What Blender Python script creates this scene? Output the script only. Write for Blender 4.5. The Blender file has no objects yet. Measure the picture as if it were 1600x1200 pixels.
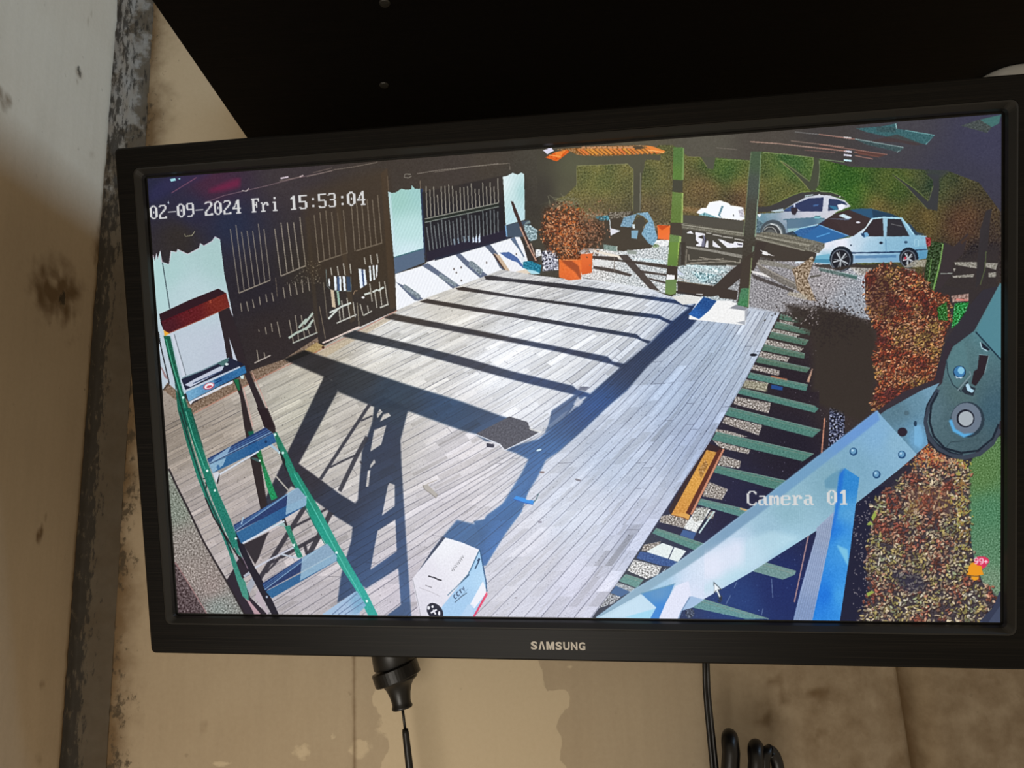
import bpy, bmesh, math, random
import numpy as np
from mathutils import Vector, Matrix, noise as mnoise
from mathutils.geometry import tessellate_polygon

C = bpy.context.scene.collection
scene = bpy.context.scene

# ---------------------------------------------------------------- camera (hand-held phone, pitched up and rolled)
FPX = 1100.0
PITCH, ROLL = math.radians(12), math.radians(3)
CAM = np.array([0, -.62, 1.75])
FWD = np.array([0, math.cos(PITCH), math.sin(PITCH)])
_r0 = np.array([1., 0, 0]); _u0 = np.array([0, -math.sin(PITCH), math.cos(PITCH)])
RIGHT = math.cos(ROLL)*_r0-math.sin(ROLL)*_u0
UP = math.cos(ROLL)*_u0+math.sin(ROLL)*_r0
cd = bpy.data.cameras.new('camera'); cam = bpy.data.objects.new('camera', cd); C.objects.link(cam)
cd.sensor_width = 36; cd.lens = FPX/1600*36; cd.clip_start = .01
cam.matrix_world = Matrix([[RIGHT[i], UP[i], -FWD[i], CAM[i]] for i in range(3)]+[[0, 0, 0, 1]])
scene.camera = cam

# ---------------------------------------------------------------- light: dim warm room, one window high on the right, an added unseen fill behind the camera
w = bpy.data.worlds.new('room'); scene.world = w; w.use_nodes = True
w.node_tree.nodes['Background'].inputs[0].default_value = (.30, .245, .175, 1)
w.node_tree.nodes['Background'].inputs[1].default_value = 1.2
def area(name, loc, aim, sx, sy, col, e):
    l = bpy.data.lights.new(name, 'AREA'); l.shape = 'RECTANGLE'; l.size = sx; l.size_y = sy; l.color = col; l.energy = e
    o = bpy.data.objects.new(name, l); C.objects.link(o); o.location = loc
    o.rotation_euler = (Vector(aim)-Vector(loc)).to_track_quat('-Z', 'Y').to_euler()
    return o
area('high_window_light', (1.5, -.42, 2.66), (-.37, -.1, 2.22), .8, .6, (.45, .69, 1.0), 25.0)
dl = area('unseen_fill_light', (-.27, -1.0, 1.15), (-.26, 0, 1.62), .5, .7, (1.0, .94, .85), 1.5)  # added fill lamp, unseen behind the camera, brightening the lower left wall
dl.data.spread = 1.35
scene.view_settings.view_transform = 'Standard'; scene.view_settings.look = 'None'
scene.view_settings.gamma = 1; scene.view_settings.use_curve_mapping = False
scene.view_settings.exposure = 0

# ---------------------------------------------------------------- helpers
def ray(px, py): return (px-800)/FPX*RIGHT-(py-600)/FPX*UP+FWD
def at(px, py, axis=1, val=0.):                     # the point of the plane axis = val seen at a photo pixel
    d = ray(px, py); return CAM+d*((val-CAM[axis])/d[axis])
def tag(o, label=None, cat=None, group=None, kind=None):
    for k, v in (('label', label), ('category', cat), ('group', group), ('kind', kind)):
        if v: o[k] = v
    return o
def link(name, me, mat=None, parent=None, smooth=False):
    o = bpy.data.objects.new(name, me); C.objects.link(o)
    if mat is not None: me.materials.append(mat)
    if parent is not None: o.parent = parent
    if smooth:
        for p in me.polygons: p.use_smooth = True
    return o
def from_bm(name, bm, mat, parent=None, smooth=False):
    bmesh.ops.recalc_face_normals(bm, faces=bm.faces)
    me = bpy.data.meshes.new(name); bm.to_mesh(me); bm.free()
    return link(name, me, mat, parent, smooth)
def box(bm, x0, x1, y0, y1, z0, z1, bev=0, seg=2, M=None):
    vs = bmesh.ops.create_cube(bm, size=1)['verts']
    for v in vs: v.co = Vector(((x0+x1)/2+v.co.x*(x1-x0), (y0+y1)/2+v.co.y*(y1-y0), (z0+z1)/2+v.co.z*(z1-z0)))
    if bev:
        es = list({e for v in vs for e in v.link_edges})
        r = bmesh.ops.bevel(bm, geom=es, offset=bev, segments=seg, affect='EDGES', profile=.5); vs = list({v for f in r['faces'] for v in f.verts} | {v for v in vs if v.is_valid})
    if M is not None: bmesh.ops.transform(bm, matrix=M, verts=[v for v in vs if v.is_valid])
def tube(bm, pts, radii, n=14, flat=1., side=None, closed=False):
    pts = [Vector(p) for p in pts]; rings = []
    m = len(pts); radii = radii if np.ndim(radii) else [radii]*m
    for i, p in enumerate(pts):
        a = pts[(i-1) % m] if closed or i > 0 else p; b = pts[(i+1) % m] if closed or i < m-1 else p
        t = (b-a).normalized(); s = Vector(side) if side is not None else Vector((1, 0, 0))
        u = (s-t*s.dot(t)).normalized(); v = t.cross(u)
        rings.append([bm.verts.new(p+u*radii[i]*math.cos(k*2*math.pi/n)+v*radii[i]*flat*math.sin(k*2*math.pi/n)) for k in range(n)])
    for i in range(m if closed else m-1):
        a, b = rings[i], rings[(i+1) % m]
        for k in range(n): bm.faces.new((a[k], a[(k+1) % n], b[(k+1) % n], b[k]))
    if not closed: bm.faces.new(rings[0][::-1]); bm.faces.new(rings[-1])
def lathe(bm, prof, n=40, M=None):                   # profile of (r, z), closed at both ends
    rings = [[bm.verts.new((r*math.cos(k*2*math.pi/n), r*math.sin(k*2*math.pi/n), z)) for k in range(n)] for r, z in prof]
    for a, b in zip(rings[:-1], rings[1:]):
        for k in range(n): bm.faces.new((a[k], a[(k+1) % n], b[(k+1) % n], b[k]))
    bm.faces.new(rings[0][::-1]); bm.faces.new(rings[-1])
    if M is not None: bmesh.ops.transform(bm, matrix=M, verts=[v for r in rings for v in r])
class NT:                                            # small node-graph helper
    def __init__(s, name):
        s.m = bpy.data.materials.new(name); s.m.use_nodes = True; s.t = s.m.node_tree; s.b = s.t.nodes['Principled BSDF']
    def n(s, typ, **k):
        nd = s.t.nodes.new(typ)
        for a, v in k.items():
            if a in nd.inputs.keys(): s.set(nd.inputs[a], v)
            else: setattr(nd, a, v)
        return nd
    def set(s, inp, v):
        if isinstance(v, bpy.types.NodeSocket): s.t.links.new(v, inp)
        elif isinstance(v, tuple) and len(v) == 3 and inp.type == 'RGBA': inp.default_value = v+(1,)
        else: inp.default_value = v
    def coord(s, scale=(1, 1, 1)):
        tc = s.n('ShaderNodeTexCoord'); mp = s.n('ShaderNodeMapping'); s.t.links.new(tc.outputs['Object'], mp.inputs[0]); mp.inputs['Scale'].default_value = scale
        return mp.outputs[0]
    def noise(s, vec, scale, detail=5, rough=.6):
        nd = s.n('ShaderNodeTexNoise'); s.set(nd.inputs['Vector'], vec)
        nd.inputs['Scale'].default_value = scale; nd.inputs['Detail'].default_value = detail; nd.inputs['Roughness'].default_value = rough
        return nd.outputs['Fac']
    def ramp(s, v, a, b, lo=0., hi=1.):
        nd = s.n('ShaderNodeMapRange', interpolation_type='SMOOTHSTEP'); s.set(nd.inputs['Value'], v)
        nd.inputs['From Min'].default_value = a; nd.inputs['From Max'].default_value = b; nd.inputs['To Min'].default_value = lo; nd.inputs['To Max'].default_value = hi
        return nd.outputs[0]
    def math(s, op, a, b=0.):
        nd = s.n('ShaderNodeMath', operation=op); s.set(nd.inputs[0], a); s.set(nd.inputs[1], b); return nd.outputs[0]
    def mix(s, f, a, b, blend='MIX'):
        nd = s.n('ShaderNodeMix', data_type='RGBA', blend_type=blend); s.set(nd.inputs['Factor'], f); s.set(nd.inputs[6], a); s.set(nd.inputs[7], b); return nd.outputs[2]
    def bump(s, h, strength, dist=.001):
        nd = s.n('ShaderNodeBump'); nd.inputs['Strength'].default_value = strength; nd.inputs['Distance'].default_value = dist; s.set(nd.inputs['Height'], h)
        s.t.links.new(nd.outputs[0], s.b.inputs['Normal'])
    def p(s, **k):
        for a, v in k.items(): s.set(s.b.inputs[a.replace('_', ' ')], v)
        return s.m
def plain(name, col, rough=.5, spec=.5, metal=0., grain=0.):
    t = NT(name)
    c = t.mix(t.noise(t.coord((1, 1, 1)), 180, 4), tuple(v*(1-grain) for v in col), tuple(v*(1+grain) for v in col))
    return t.p(Base_Color=c, Roughness=rough, Specular_IOR_Level=spec, Metallic=metal)

# ---------------------------------------------------------------- walls
def plaster(name, base, pale, brown, dark, ms=150, mz=.7):
    """painted plaster; the vertex layer 'wear' says where paint is patched (r), brown from stains and painted shade (g), dark from mould and painted shade (b)"""
    t = NT(name); at_ = t.n('ShaderNodeAttribute', attribute_name='wear_shade'); sp = t.n('ShaderNodeSeparateColor'); t.t.links.new(at_.outputs['Color'], sp.inputs[0])
    co = t.coord((1, 1, 1)); fine = t.noise(co, 260, 6, .65); mid = t.noise(co, 45, 6, .6); big = t.noise(co, 7, 4)
    streak = t.noise(t.coord((30, 30, 2.2)), 4, 5)
    c = t.mix(t.ramp(big, .3, .7), base, tuple(v*f for v, f in zip(base, (1.08, 1.1, 1.12))))
    c = t.mix(t.ramp(streak, .35, .7, 0, .16), c, tuple(v*.78 for v in base))
    edge = t.math('ADD', sp.outputs[0], t.math('MULTIPLY', t.math('SUBTRACT', mid, .5), .9))
    c = t.mix(t.ramp(edge, .44, .56), c, pale)
    g = t.math('ADD', sp.outputs[1], t.math('MULTIPLY', t.math('SUBTRACT', mid, .5), .7))
    c = t.mix(t.ramp(g, .25, .95, 0, .92), c, brown)
    mould = t.noise(t.coord((1, 1, mz)), ms, 5, .65)
    sp2 = t.math('ADD', sp.outputs[2], t.math('MULTIPLY', t.math('SUBTRACT', mould, .5), 2.2))
    c = t.mix(t.ramp(sp2, .48, .82, 0, .85), c, dark)
    specks = t.ramp(t.noise(co, 120, 2, .4), .72, .80, 0, .22)
    c = t.mix(specks, c, tuple(v*.5 for v in brown))
    c = t.mix(t.ramp(fine, .2, .8), c, t.mix(.12, (1, 1, 1), c), 'MULTIPLY')
    t.bump(t.math('ADD', t.math('MULTIPLY', fine, .35), t.math('ADD', mid, t.math('MULTIPLY', t.ramp(edge, .44, .56), .5))), .22, .001)
    return t.p(Base_Color=c, Roughness=.72, Specular_IOR_Level=.25)
def grid_wall(name, P3, nu, nv, wear_shade, mat, parent=None):
    """P3(u, v) -> point, wear(point) -> (r, g, b)"""
    vs = [P3(i/nu, j/nv) for j in range(nv+1) for i in range(nu+1)]
    fs = [(j*(nu+1)+i, j*(nu+1)+i+1, (j+1)*(nu+1)+i+1, (j+1)*(nu+1)+i) for j in range(nv) for i in range(nu)]
    me = bpy.data.meshes.new(name); me.from_pydata([tuple(v) for v in vs], [], fs)
    a = me.color_attributes.new('wear_shade', 'FLOAT_COLOR', 'POINT')
    a.data.foreach_set('color', np.array([tuple(wear_shade(v))+(1,) for v in vs], np.float32).ravel())
    return link(name, me, mat, parent, True)
def blob(p, c, sx, sz, e=1.5):                       # soft spot in wall coordinates
    d = ((p[0]-c[0])/sx)**2+((p[1]-c[1])/sz)**2
    return math.exp(-d*e)
def nz(x, y, s, k=0): return mnoise.noise(Vector((x*s+k*7.3, y*s-k*3.1, k)))
def sstep(a, b, x): x = min(1, max(0, (x-a)/(b-a))); return x*x*(3-2*x)

XR = -.346                                           # where the back wall starts, right of the corner fillet
XJ = .3115                                           # vertical joint at the right
def back_pt(x, z):
    y = .004*sstep(XJ-.05, XJ-.004, x)+.010*math.exp(-((x-XJ)/.0042)**2)
    if x > XJ: y = .010*math.exp(-((x-XJ)/.0042)**2)-.004*sstep(XJ+.002, XJ+.02, x)
    y += .0012*nz(x, z, 6)
    return (x, y, z)
SPOT = [(at(318, 1135)[[0, 2]], .007, .011), (at(1220, 1110)[[0, 2]], .05, .035), (at(1270, 1090)[[0, 2]], .05, .03), (at(1165, 1095)[[0, 2]], .03, .012), (at(1250, 1060)[[0, 2]], .05, .02)]
pxl = lambda x, y: at(x, y)[[0, 2]]
CH = [(pxl(470, 1175), .022, .016), (pxl(560, 1170), .022, .016), (pxl(520, 1150), .008, .01), (pxl(345, 1195), .02, .008), (pxl(890, 1045), .010, .006)]
def back_wear_shade(p):
    x, z = p[0], p[2]; w1 = nz(x, z, 22)*.012+nz(x, z, 70, 2)*.006; zc = 1.83+4*w1+.06*nz(x, z, 5, 8)
    xa, xb = pxl(600, 1120)[0], pxl(880, 1130)[0]
    zb = pxl(880, 1075)[1]
    bl = lambda lo, hi: sstep(pxl(lo, 1100)[0], pxl(hi, 1100)[0], x)
    r = sstep(xa-.012, xa+.004, x+w1)*(1-sstep(xb-.006, xb+.006, x+w1+(.016 if z > zb else 0)))*(z < zc)
    for c, sx, sz in CH: r = max(r, .62*blob((x, z), c, sx, sz))
    r *= 1.0
    if z > zc: r = 1.
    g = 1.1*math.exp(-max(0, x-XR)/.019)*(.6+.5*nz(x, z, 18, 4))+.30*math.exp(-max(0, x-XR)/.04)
    for c, sx, sz in SPOT: g = max(g, .62*blob((x, z), c, sx, sz)*(1 if sx < .01 else .75+.8*nz(x, z, 60, 8)))
    g = max(g, .95*math.exp(-((x-XJ)/.004)**2), .6*math.exp(-abs(x-XJ)/(.022 if x < XJ else .008)))  # dark joint line, with soft shade painted beside it, wider on the left
    if z < 1.8: g = max(g, .9*blob((x, z), pxl(1265, 1100), .075, .055, 1.)*sstep(-.05, .35, nz(x, z, 38, 9)+.6*nz(x, z, 110, 6)))
    g = max(g, .60*sstep(.04, .26, x)*(1-sstep(zc-.03, zc+.01, z))+.05*nz(x, z, 12, 3))  # browner paint to the right, deepened to stand in for light falloff
    for px in (483, 553): g = max(g, .75*math.exp(-((x-pxl(px, 1100)[0])/.0011)**2)*(z < 1.8))
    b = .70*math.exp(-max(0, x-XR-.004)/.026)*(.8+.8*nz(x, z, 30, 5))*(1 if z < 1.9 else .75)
    b = max(b, .18*blob((x, z), pxl(720, 1110), .05, .03), .16*blob((x, z), pxl(1200, 1110), .08, .04), .2*math.exp(-((x-XJ)/.01)**2))
    return r, max(0, g), max(0, b)
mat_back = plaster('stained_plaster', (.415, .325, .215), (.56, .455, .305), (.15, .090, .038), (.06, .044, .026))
wb = grid_wall('wall_back', lambda u, v: back_pt(XR+u*1.35, 1.25+v*1.15), 300, 230, back_wear_shade, mat_back); tag(wb, kind='structure')

XL = -.3685
def left_pt(u, v):                                   # side wall, a board whose ragged edge stops short of the corner
    z = 1.25+v*1.15; y = -.021+.0016*nz(z, 1, 40)+.0012*nz(z, 2, 130)
    return (XL+.0012*nz(u, z, 5)-.004*u*u*0-(.0025 if u == 0 else 0), y-u*.55-(0 if u else -.0015), z)
def lp(px, py): return at(px, py, 0, XL)[[1, 2]]
KN = [(lp(123, 113), .0068, .0072, .95), (lp(122, 128), .003, .006, .6), (lp(5, 155), .012, .010, 1.), (lp(90, 455), .042, .036, 1.05), (lp(97, 470), .011, .014, 1.), (lp(160, 395), .020, .040, .95), (lp(112, 530), .02, .012, .55), (lp(63, 835), .004, .010, 1.), (lp(69, 1065), .006, .008, .6), (lp(165, 450), .012, .07, .7),
      (lp(142, 240), .012, .010, .5), (lp(140, 30), .0018, .022, .8), (lp(62, 1185), .008, .012, .55), (lp(72, 800), .002, .014, .8), (lp(44, 322), .003, .003, .6)]
def left_wear(p):
    y, z = p[1], p[2]; w1 = nz(y, z, 60)*.004; g = 0
    for c, sy, sz, k in KN: g = max(g, k*blob((y+w1, z+w1), c, sy, sz, 1.2))
    g *= .86+.55*nz(y*1.6, z, 95, 6)
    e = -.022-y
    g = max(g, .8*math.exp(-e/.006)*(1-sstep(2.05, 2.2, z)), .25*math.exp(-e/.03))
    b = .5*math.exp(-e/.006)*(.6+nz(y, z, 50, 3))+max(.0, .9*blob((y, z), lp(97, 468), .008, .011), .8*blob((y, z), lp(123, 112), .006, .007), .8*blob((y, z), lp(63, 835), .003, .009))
    return 0., g, max(0, b)
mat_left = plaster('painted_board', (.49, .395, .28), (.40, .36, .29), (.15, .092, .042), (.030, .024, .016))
wl = grid_wall('wall_left', left_pt, 150, 300, left_wear, mat_left); tag(wl, kind='structure')

def fil_pt(u, v):                                    # rough mortar fillet in the corner
    z = 1.25+v*1.15; t = u
    x = -.392+(XR+.001+.392)*t; y = -.0005-.011*(1-t)**2*1.0-.004*math.sin(t*3.14)
    k = .0014*nz(x*3, z, 55)+.0009*nz(x*4, z, 160, 3)
    return (x+k*(.3 if t < 1 else 0), y+k, z)
def fil_wear_shade(p):
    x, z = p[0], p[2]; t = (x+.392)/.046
    hi = sstep(1.9, 2.2, z); gap_shade = math.exp(-max(0, x+.368)/.006)  # shade of the corner gap painted into the mortar colour as a dark band
    return .62*hi*(1-.6*abs(t-.5)), .6*(1-hi), (.12+.30*hi)*(1+.8*nz(x, z, 40, 2))+.8*gap_shade*(1-.7*hi)
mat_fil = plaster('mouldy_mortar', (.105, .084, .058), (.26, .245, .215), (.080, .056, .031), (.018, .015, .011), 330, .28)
fl = grid_wall('trim_1', fil_pt, 16, 420, fil_wear_shade, mat_fil); tag(fl, kind='structure')

# ---------------------------------------------------------------- dark shelf above
ZS = 2.085
t = NT('blackened_wood'); co = t.coord((2, 22, 2)); gr = t.noise(co, 9, 6); sp = t.ramp(t.noise(t.coord(), 75, 5), .66, .74)
c = t.mix(gr, (.0016, .0013, .0011), (.0040, .0030, .0024)); c = t.mix(t.math('MULTIPLY', sp, .25), c, (.02, .012, .007))
t.bump(gr, .3); mat_shelf = t.p(Base_Color=c, Roughness=.6, Specular_IOR_Level=.12)
shelf = bpy.data.objects.new('wall_shelf', None); C.objects.link(shelf); shelf.location = (.3, 0, ZS)
tag(shelf, 'black wooden shelf on the wall above the monitor, seen from below', 'shelf')
bm = bmesh.new(); box(bm, -.511, .72, -.37, -.0045, 0, .022, .0008, 1); from_bm('shelf_board', bm, mat_shelf, shelf)
bm = bmesh.new(); box(bm, -.49, .70, -.03, -.005, .022, .12, .001, 1); from_bm('back_rail', bm, mat_shelf, shelf)
mat_screw = plain('dull_steel', (.05, .048, .042), .45, .5, .6)
for px, py in ((600, 133), (601, 5)):
    p = at(px, py, 2, ZS); bm = bmesh.new()
    lathe(bm, [(.0012, -.0011), (.0030, -.0008), (.0036, 0), (.0036, .003)], 16)
    box(bm, -.0026, .0026, -.0004, .0004, -.00135, -.0009)
    o = from_bm('screw', bm, mat_screw, shelf); o.location = (p[0]-.3, p[1], 0)
p = at(1566, 130, 2, ZS)
bm = bmesh.new(); lathe(bm, [(.004, -.0105), (.012, -.0098), (.019, -.0078), (.0232, -.0042), (.0244, -.001), (.0244, 0)], 48)
mat_white = plain('white_plastic', (.50, .52, .53), .35, .4, 0, .03)
o = from_bm('round_cover', bm, mat_white, None, True); o.location = (p[0], p[1], ZS-.0002)
tag(o, 'white round plastic cover under the black shelf, peeking over the monitor', 'cover')

# ---------------------------------------------------------------- monitor (local axes: x right, y down the screen, z away from the viewer)
MO = np.array([.02330546, -.18867735, 1.83792974]); MX = np.array([.99122434, -.12368239, -.04665805])
MY = np.array([-.01198469, .26742458, -.96350426]); MN = np.array([.13164602, .95560806, .26359546])
SW, SH_ = .5211, .5211*9/16
mon = bpy.data.objects.new('monitor', None); C.objects.link(mon)
mon.matrix_world = Matrix([[MX[i], MY[i], MN[i], MO[i]] for i in range(3)]+[[0, 0, 0, 1]])
tag(mon, 'black widescreen monitor showing a security camera view of a wooden deck', 'monitor')
MON_INV = None
def on_screen(px, py):                               # photo pixel -> point of the display plane (metres right, metres down)
    d = ray(px, py); P = CAM+d*((MO-CAM)@MN)/(d@MN)-MO
    return P@MX, P@MY
t = NT('brushed_black_plastic'); co = t.coord((3, 900, 3)); br = t.noise(co, 2.2, 4)
c = t.mix(t.ramp(br, .42, .85), (.0010, .0008, .0006), (.0165, .0132, .0100)); t.bump(br, .10, .0002)
mat_bezel = t.p(Base_Color=c, Roughness=.42, Specular_IOR_Level=.18)
mat_dark = plain('black_plastic', (.008, .0075, .0065), .4, .4, 0, .2)
mat_lip = plain('satin_grey_lip', (.013, .0125, .0115), .38, .5, 0, .1)
def ring(bm, prof):                                  # prof: list of (inset l, r, top, bottom half sizes, depth): lofted rectangles
    loops = []
    for l, r, tp, bt, z, rad in prof:
        vs = []
        for cx, cy, a0 in ((r-rad, bt-rad, 0), (l+rad, bt-rad, 90), (l+rad, tp+rad, 180), (r-rad, tp+rad, 270)):
            for k in range(5):
                a = math.radians(a0+k*22.5); vs.append(bm.verts.new((cx+rad*math.cos(a), cy+rad*math.sin(a), z)))
        loops.append(vs)
    for a, b in zip(loops[:-1], loops[1:]):
        n = len(a)
        for k in range(n): bm.faces.new((a[k], a[(k+1) % n], b[(k+1) % n], b[k]))
    return loops
L0, R0, T0, B0 = -.279, .279, -.1665, .1729
i0 = (-.2668, .2668, -.1528, .1526)
bm = bmesh.new()
ring(bm, [(L0, R0, T0, B0, .018, .003), (L0, R0, T0, B0, -.0045, .003), (L0+.0004, R0-.0004, T0+.0004, B0-.0004, -.0056, .003), (L0+.0014, R0-.0014, T0+.0014, B0-.0014, -.006, .003), i0+(-.006, .004), i0+(-.0052, .004)])
from_bm('bezel', bm, mat_bezel, mon)
bm = bmesh.new()
ring(bm, [i0+(-.0052, .004), (-.2666, .2666, -.1526, .1524, -.0060, .004), (-.2656, .2656, -.1516, .1514, -.0062, .004), (-.2630, .2630, -.1490, .1490, -.0030, .003), (-.2622, .2622, -.1482, .1482, -.0012, .002)])
from_bm('inner_lip', bm, mat_lip, mon)
bm = bmesh.new()
ring(bm, [(-.2622, .2622, -.1482, .1482, -.0012, .002), (-.2622, .2622, -.1482, .1482, .0006, .002), (-.2595, .2595, -.1459, .1459, .0006, .0005)])
from_bm('gasket', bm, mat_dark, mon)
bm = bmesh.new()
lo = ring(bm, [(L0, R0, T0, B0, .018, .003), (L0+.006, R0-.006, T0+.006, B0-.006, .024, .004), (-.20, .20, -.11, .12, .040, .02), (-.16, .16, -.08, .09, .044, .02)])
bm.faces.new(lo[-1]); from_bm('back_cover', bm, mat_dark, mon)
bm = bmesh.new(); box(bm, -.05, .05, -.05, .05, .044, .049, .002); tube(bm, [(0, -.01, .047), (-.01, -.06, .09), (-.02, -.10, .14)], [.014, .013, .013], 16)
from_bm('mount_arm', bm, mat_dark, mon)

SCREEN_PX = [(232,279.5),(1564,178),(1561,972),(279,958.4)]
# ---------------------------------------------------------------- the picture shown on the screen
# (flat display content, drawn with numpy: filled outlines, strokes and noise; no file is read)
RNG = np.random.default_rng(7)
PX0, PY0, PX1, PY1, SS = 222, 168, 1578, 984, 2
PW, PH = (PX1-PX0)*SS, (PY1-PY0)*SS
yy, xx = np.mgrid[0:PH, 0:PW].astype(np.float32)
xx = (xx+.5)/SS + PX0
yy = (yy+.5)/SS + PY0
pic = np.zeros((PH, PW, 3), np.float32)

def blur(a, s):
    fy = np.fft.fftfreq(a.shape[0])[:, None]; fx = np.fft.rfftfreq(a.shape[1])[None]
    g = np.exp(-2*(np.pi*s)**2*(fx*fx+fy*fy))
    return np.fft.irfft2(np.fft.rfft2(a)*g, a.shape).astype(np.float32)
def unit(a): return (a-a.mean())/a.std()
WN = RNG.standard_normal((PH, PW)).astype(np.float32)
FINE = unit(blur(WN, 1.1))                          # about one picture pixel
MID = unit(blur(WN, 1.5)-blur(WN, 3.4))             # speckle of pebbles and far leaves
BIG = unit(blur(np.roll(WN, 501, 1), 14))           # soft blotches
WN2 = np.roll(WN, (300, 700), (0, 1))
MID2 = unit(blur(WN2, 1.6)-blur(WN2, 4.0))
MID3 = unit(blur(np.roll(WN2, 333, 0), 1.3)-blur(np.roll(WN2, 333, 0), 3.0))

def idw(pts, X, Y):                                 # smooth colour field through a few samples (x, y, r, g, b)
    acc = np.zeros(X.shape+(3,), np.float32); ws = np.zeros(X.shape, np.float32)
    for x, y, r, g, b in pts:
        w = 1/((X-x)**2+(Y-y)**2+90)**1.4
        ws += w; acc += w[..., None]*np.array((r, g, b), np.float32)
    return acc/ws[..., None]

def K(ox, oy, *v, s=16/3):                          # points measured in an enlarged view with origin ox, oy
    a = np.array(v, float).reshape(-1, 2)/s
    return a+(ox, oy)
PICT, CUR = {}, [None]                              # outlines of the things the picture shows
def show(name=None): CUR[0] = name
def mask_of(p):
    p = (np.asarray(p, float).reshape(-1, 2)-(PX0, PY0))*SS
    x0 = max(0, int(np.floor(p[:, 0].min()))); x1 = min(PW, int(np.ceil(p[:, 0].max()))+1)
    y0 = max(0, int(np.floor(p[:, 1].min()))); y1 = min(PH, int(np.ceil(p[:, 1].max()))+1)
    if x1 <= x0 or y1 <= y0: return None
    w, h = x1-x0, y1-y0
    d = np.zeros((h, w+1), np.int32)
    q = np.roll(p, -1, 0)
    for (ax, ay), (bx, by) in zip(p, q):
        if ay == by: continue
        if ay > by: ax, ay, bx, by = bx, by, ax, ay
        r0 = max(int(np.ceil(ay-.5)), y0); r1 = min(int(np.ceil(by-.5)), y1)
        if r1 <= r0: continue
        r = np.arange(r0, r1)
        c = ax+(r+.5-ay)*(bx-ax)/(by-ay)
        c = np.clip(np.ceil(c-.5).astype(int)-x0, 0, w)
        np.add.at(d, (r-y0, c), 1)
    m = (np.cumsum(d, 1)[:, :w] & 1).astype(np.float32)
    return (slice(y0, y1), slice(x0, x1)), m
def soften(m, f):
    k = max(1, int(f*SS)); n = 2*k+1
    for ax in (0, 1):
        c = np.cumsum(np.pad(m, [(k+1, k) if a == ax else (0, 0) for a in (0, 1)], mode='edge'), ax)
        m = ((c[n:]-c[:-n]) if ax == 0 else (c[:, n:]-c[:, :-n]))/n
    return m
def P(p, col, a=1., nz=0, feather=0, tex=None, mul=False):
    if CUR[0] and a > .9 and feather < 3 and not mul: PICT.setdefault(CUR[0], []).append(np.asarray(p, float).reshape(-1, 2))
    r = mask_of(p)
    if r is None: return
    sl, m = r
    if feather: m = soften(m, feather)
    if np.ndim(col) == 2: c = idw(col, xx[sl], yy[sl])
    else: c = np.broadcast_to(np.array(col, np.float32), m.shape+(3,))
    if nz: c = c+((MID if tex is None else tex)[sl]*nz)[..., None]
    m = (m*a)[..., None]
    if mul: pic[sl] = pic[sl]*(1-m)+pic[sl]*c*m
    else: pic[sl] = pic[sl]*(1-m)+c*m
def L(p, w, col, a=1., **k):                        # a stroke of constant width
    p = np.asarray(p, float).reshape(-1, 2)
    t = np.gradient(p, axis=0); t /= np.linalg.norm(t, axis=1)[:, None]+1e-9
    n = np.stack([-t[:, 1], t[:, 0]], 1)*w/2
    P(np.vstack([p+n, (p-n)[::-1]]), col, a, **k)
def EL(x, y, rx, ry, col, a=1., rot=0, **k):
    t = np.linspace(0, 2*np.pi, 26)[:-1]
    c, s = np.cos(rot), np.sin(rot)
    u, v = rx*np.cos(t), ry*np.sin(t)
    P(np.stack([x+u*c-v*s, y+u*s+v*c], 1), col, a, **k)
def bars(n, p0, p1, p2, p3, w, col, jit=0, **k):    # n bars: tops run p0-p1, feet run p2-p3
    p0, p1, p2, p3 = (np.array(v, float) for v in (p0, p1, p2, p3))
    for i in range(n):
        u = i/max(1, n-1); j = RNG.uniform(-jit, jit)
        L([p0+(p1-p0)*u+(0, j), p2+(p3-p2)*u], w, col, **k)
def resample(p, n):
    p = np.asarray(p, float).reshape(-1, 2)
    s = np.r_[0, np.cumsum(np.linalg.norm(np.diff(p, axis=0), axis=1))]
    u = np.linspace(0, s[-1], n)
    return np.stack([np.interp(u, s, p[:, 0]), np.interp(u, s, p[:, 1])], 1)

# --- dark base: eaves, roof underside, facade in shade
pic[:] = idw([(238,300,34,36,62),(330,285,66,34,58),(300,330,38,38,64),(450,275,58,50,54),(600,262,62,54,48),(760,250,68,60,52),
    (900,232,78,72,60),(1000,222,92,86,70),(1100,214,88,84,74),(1200,210,76,70,64),(1300,196,64,60,60),(1400,190,66,64,72),
    (1540,220,58,58,82),(1500,285,56,56,74),(280,370,46,40,38),(360,350,32,40,66),(400,450,34,30,40),(480,420,46,40,36),
    (560,330,58,50,46),(600,400,52,44,36),(650,300,64,56,50),(720,270,64,56,52),(815,300,58,54,50),(835,330,58,54,48),(845,270,68,64,56),(870,330,78,76,62),(880,280,86,84,66),
    (420,520,42,34,36),(1000,420,72,64,54),(1200,330,76,74,66),(1330,560,60,50,46),(1340,640,50,42,44),(1250,640,34,30,46),(1250,800,22,26,60),
    (1180,930,20,44,104),(1300,930,24,34,78),(1400,900,26,28,58),(1540,430,52,46,50)], xx, yy)
pic += FINE[..., None]*1.3
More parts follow.
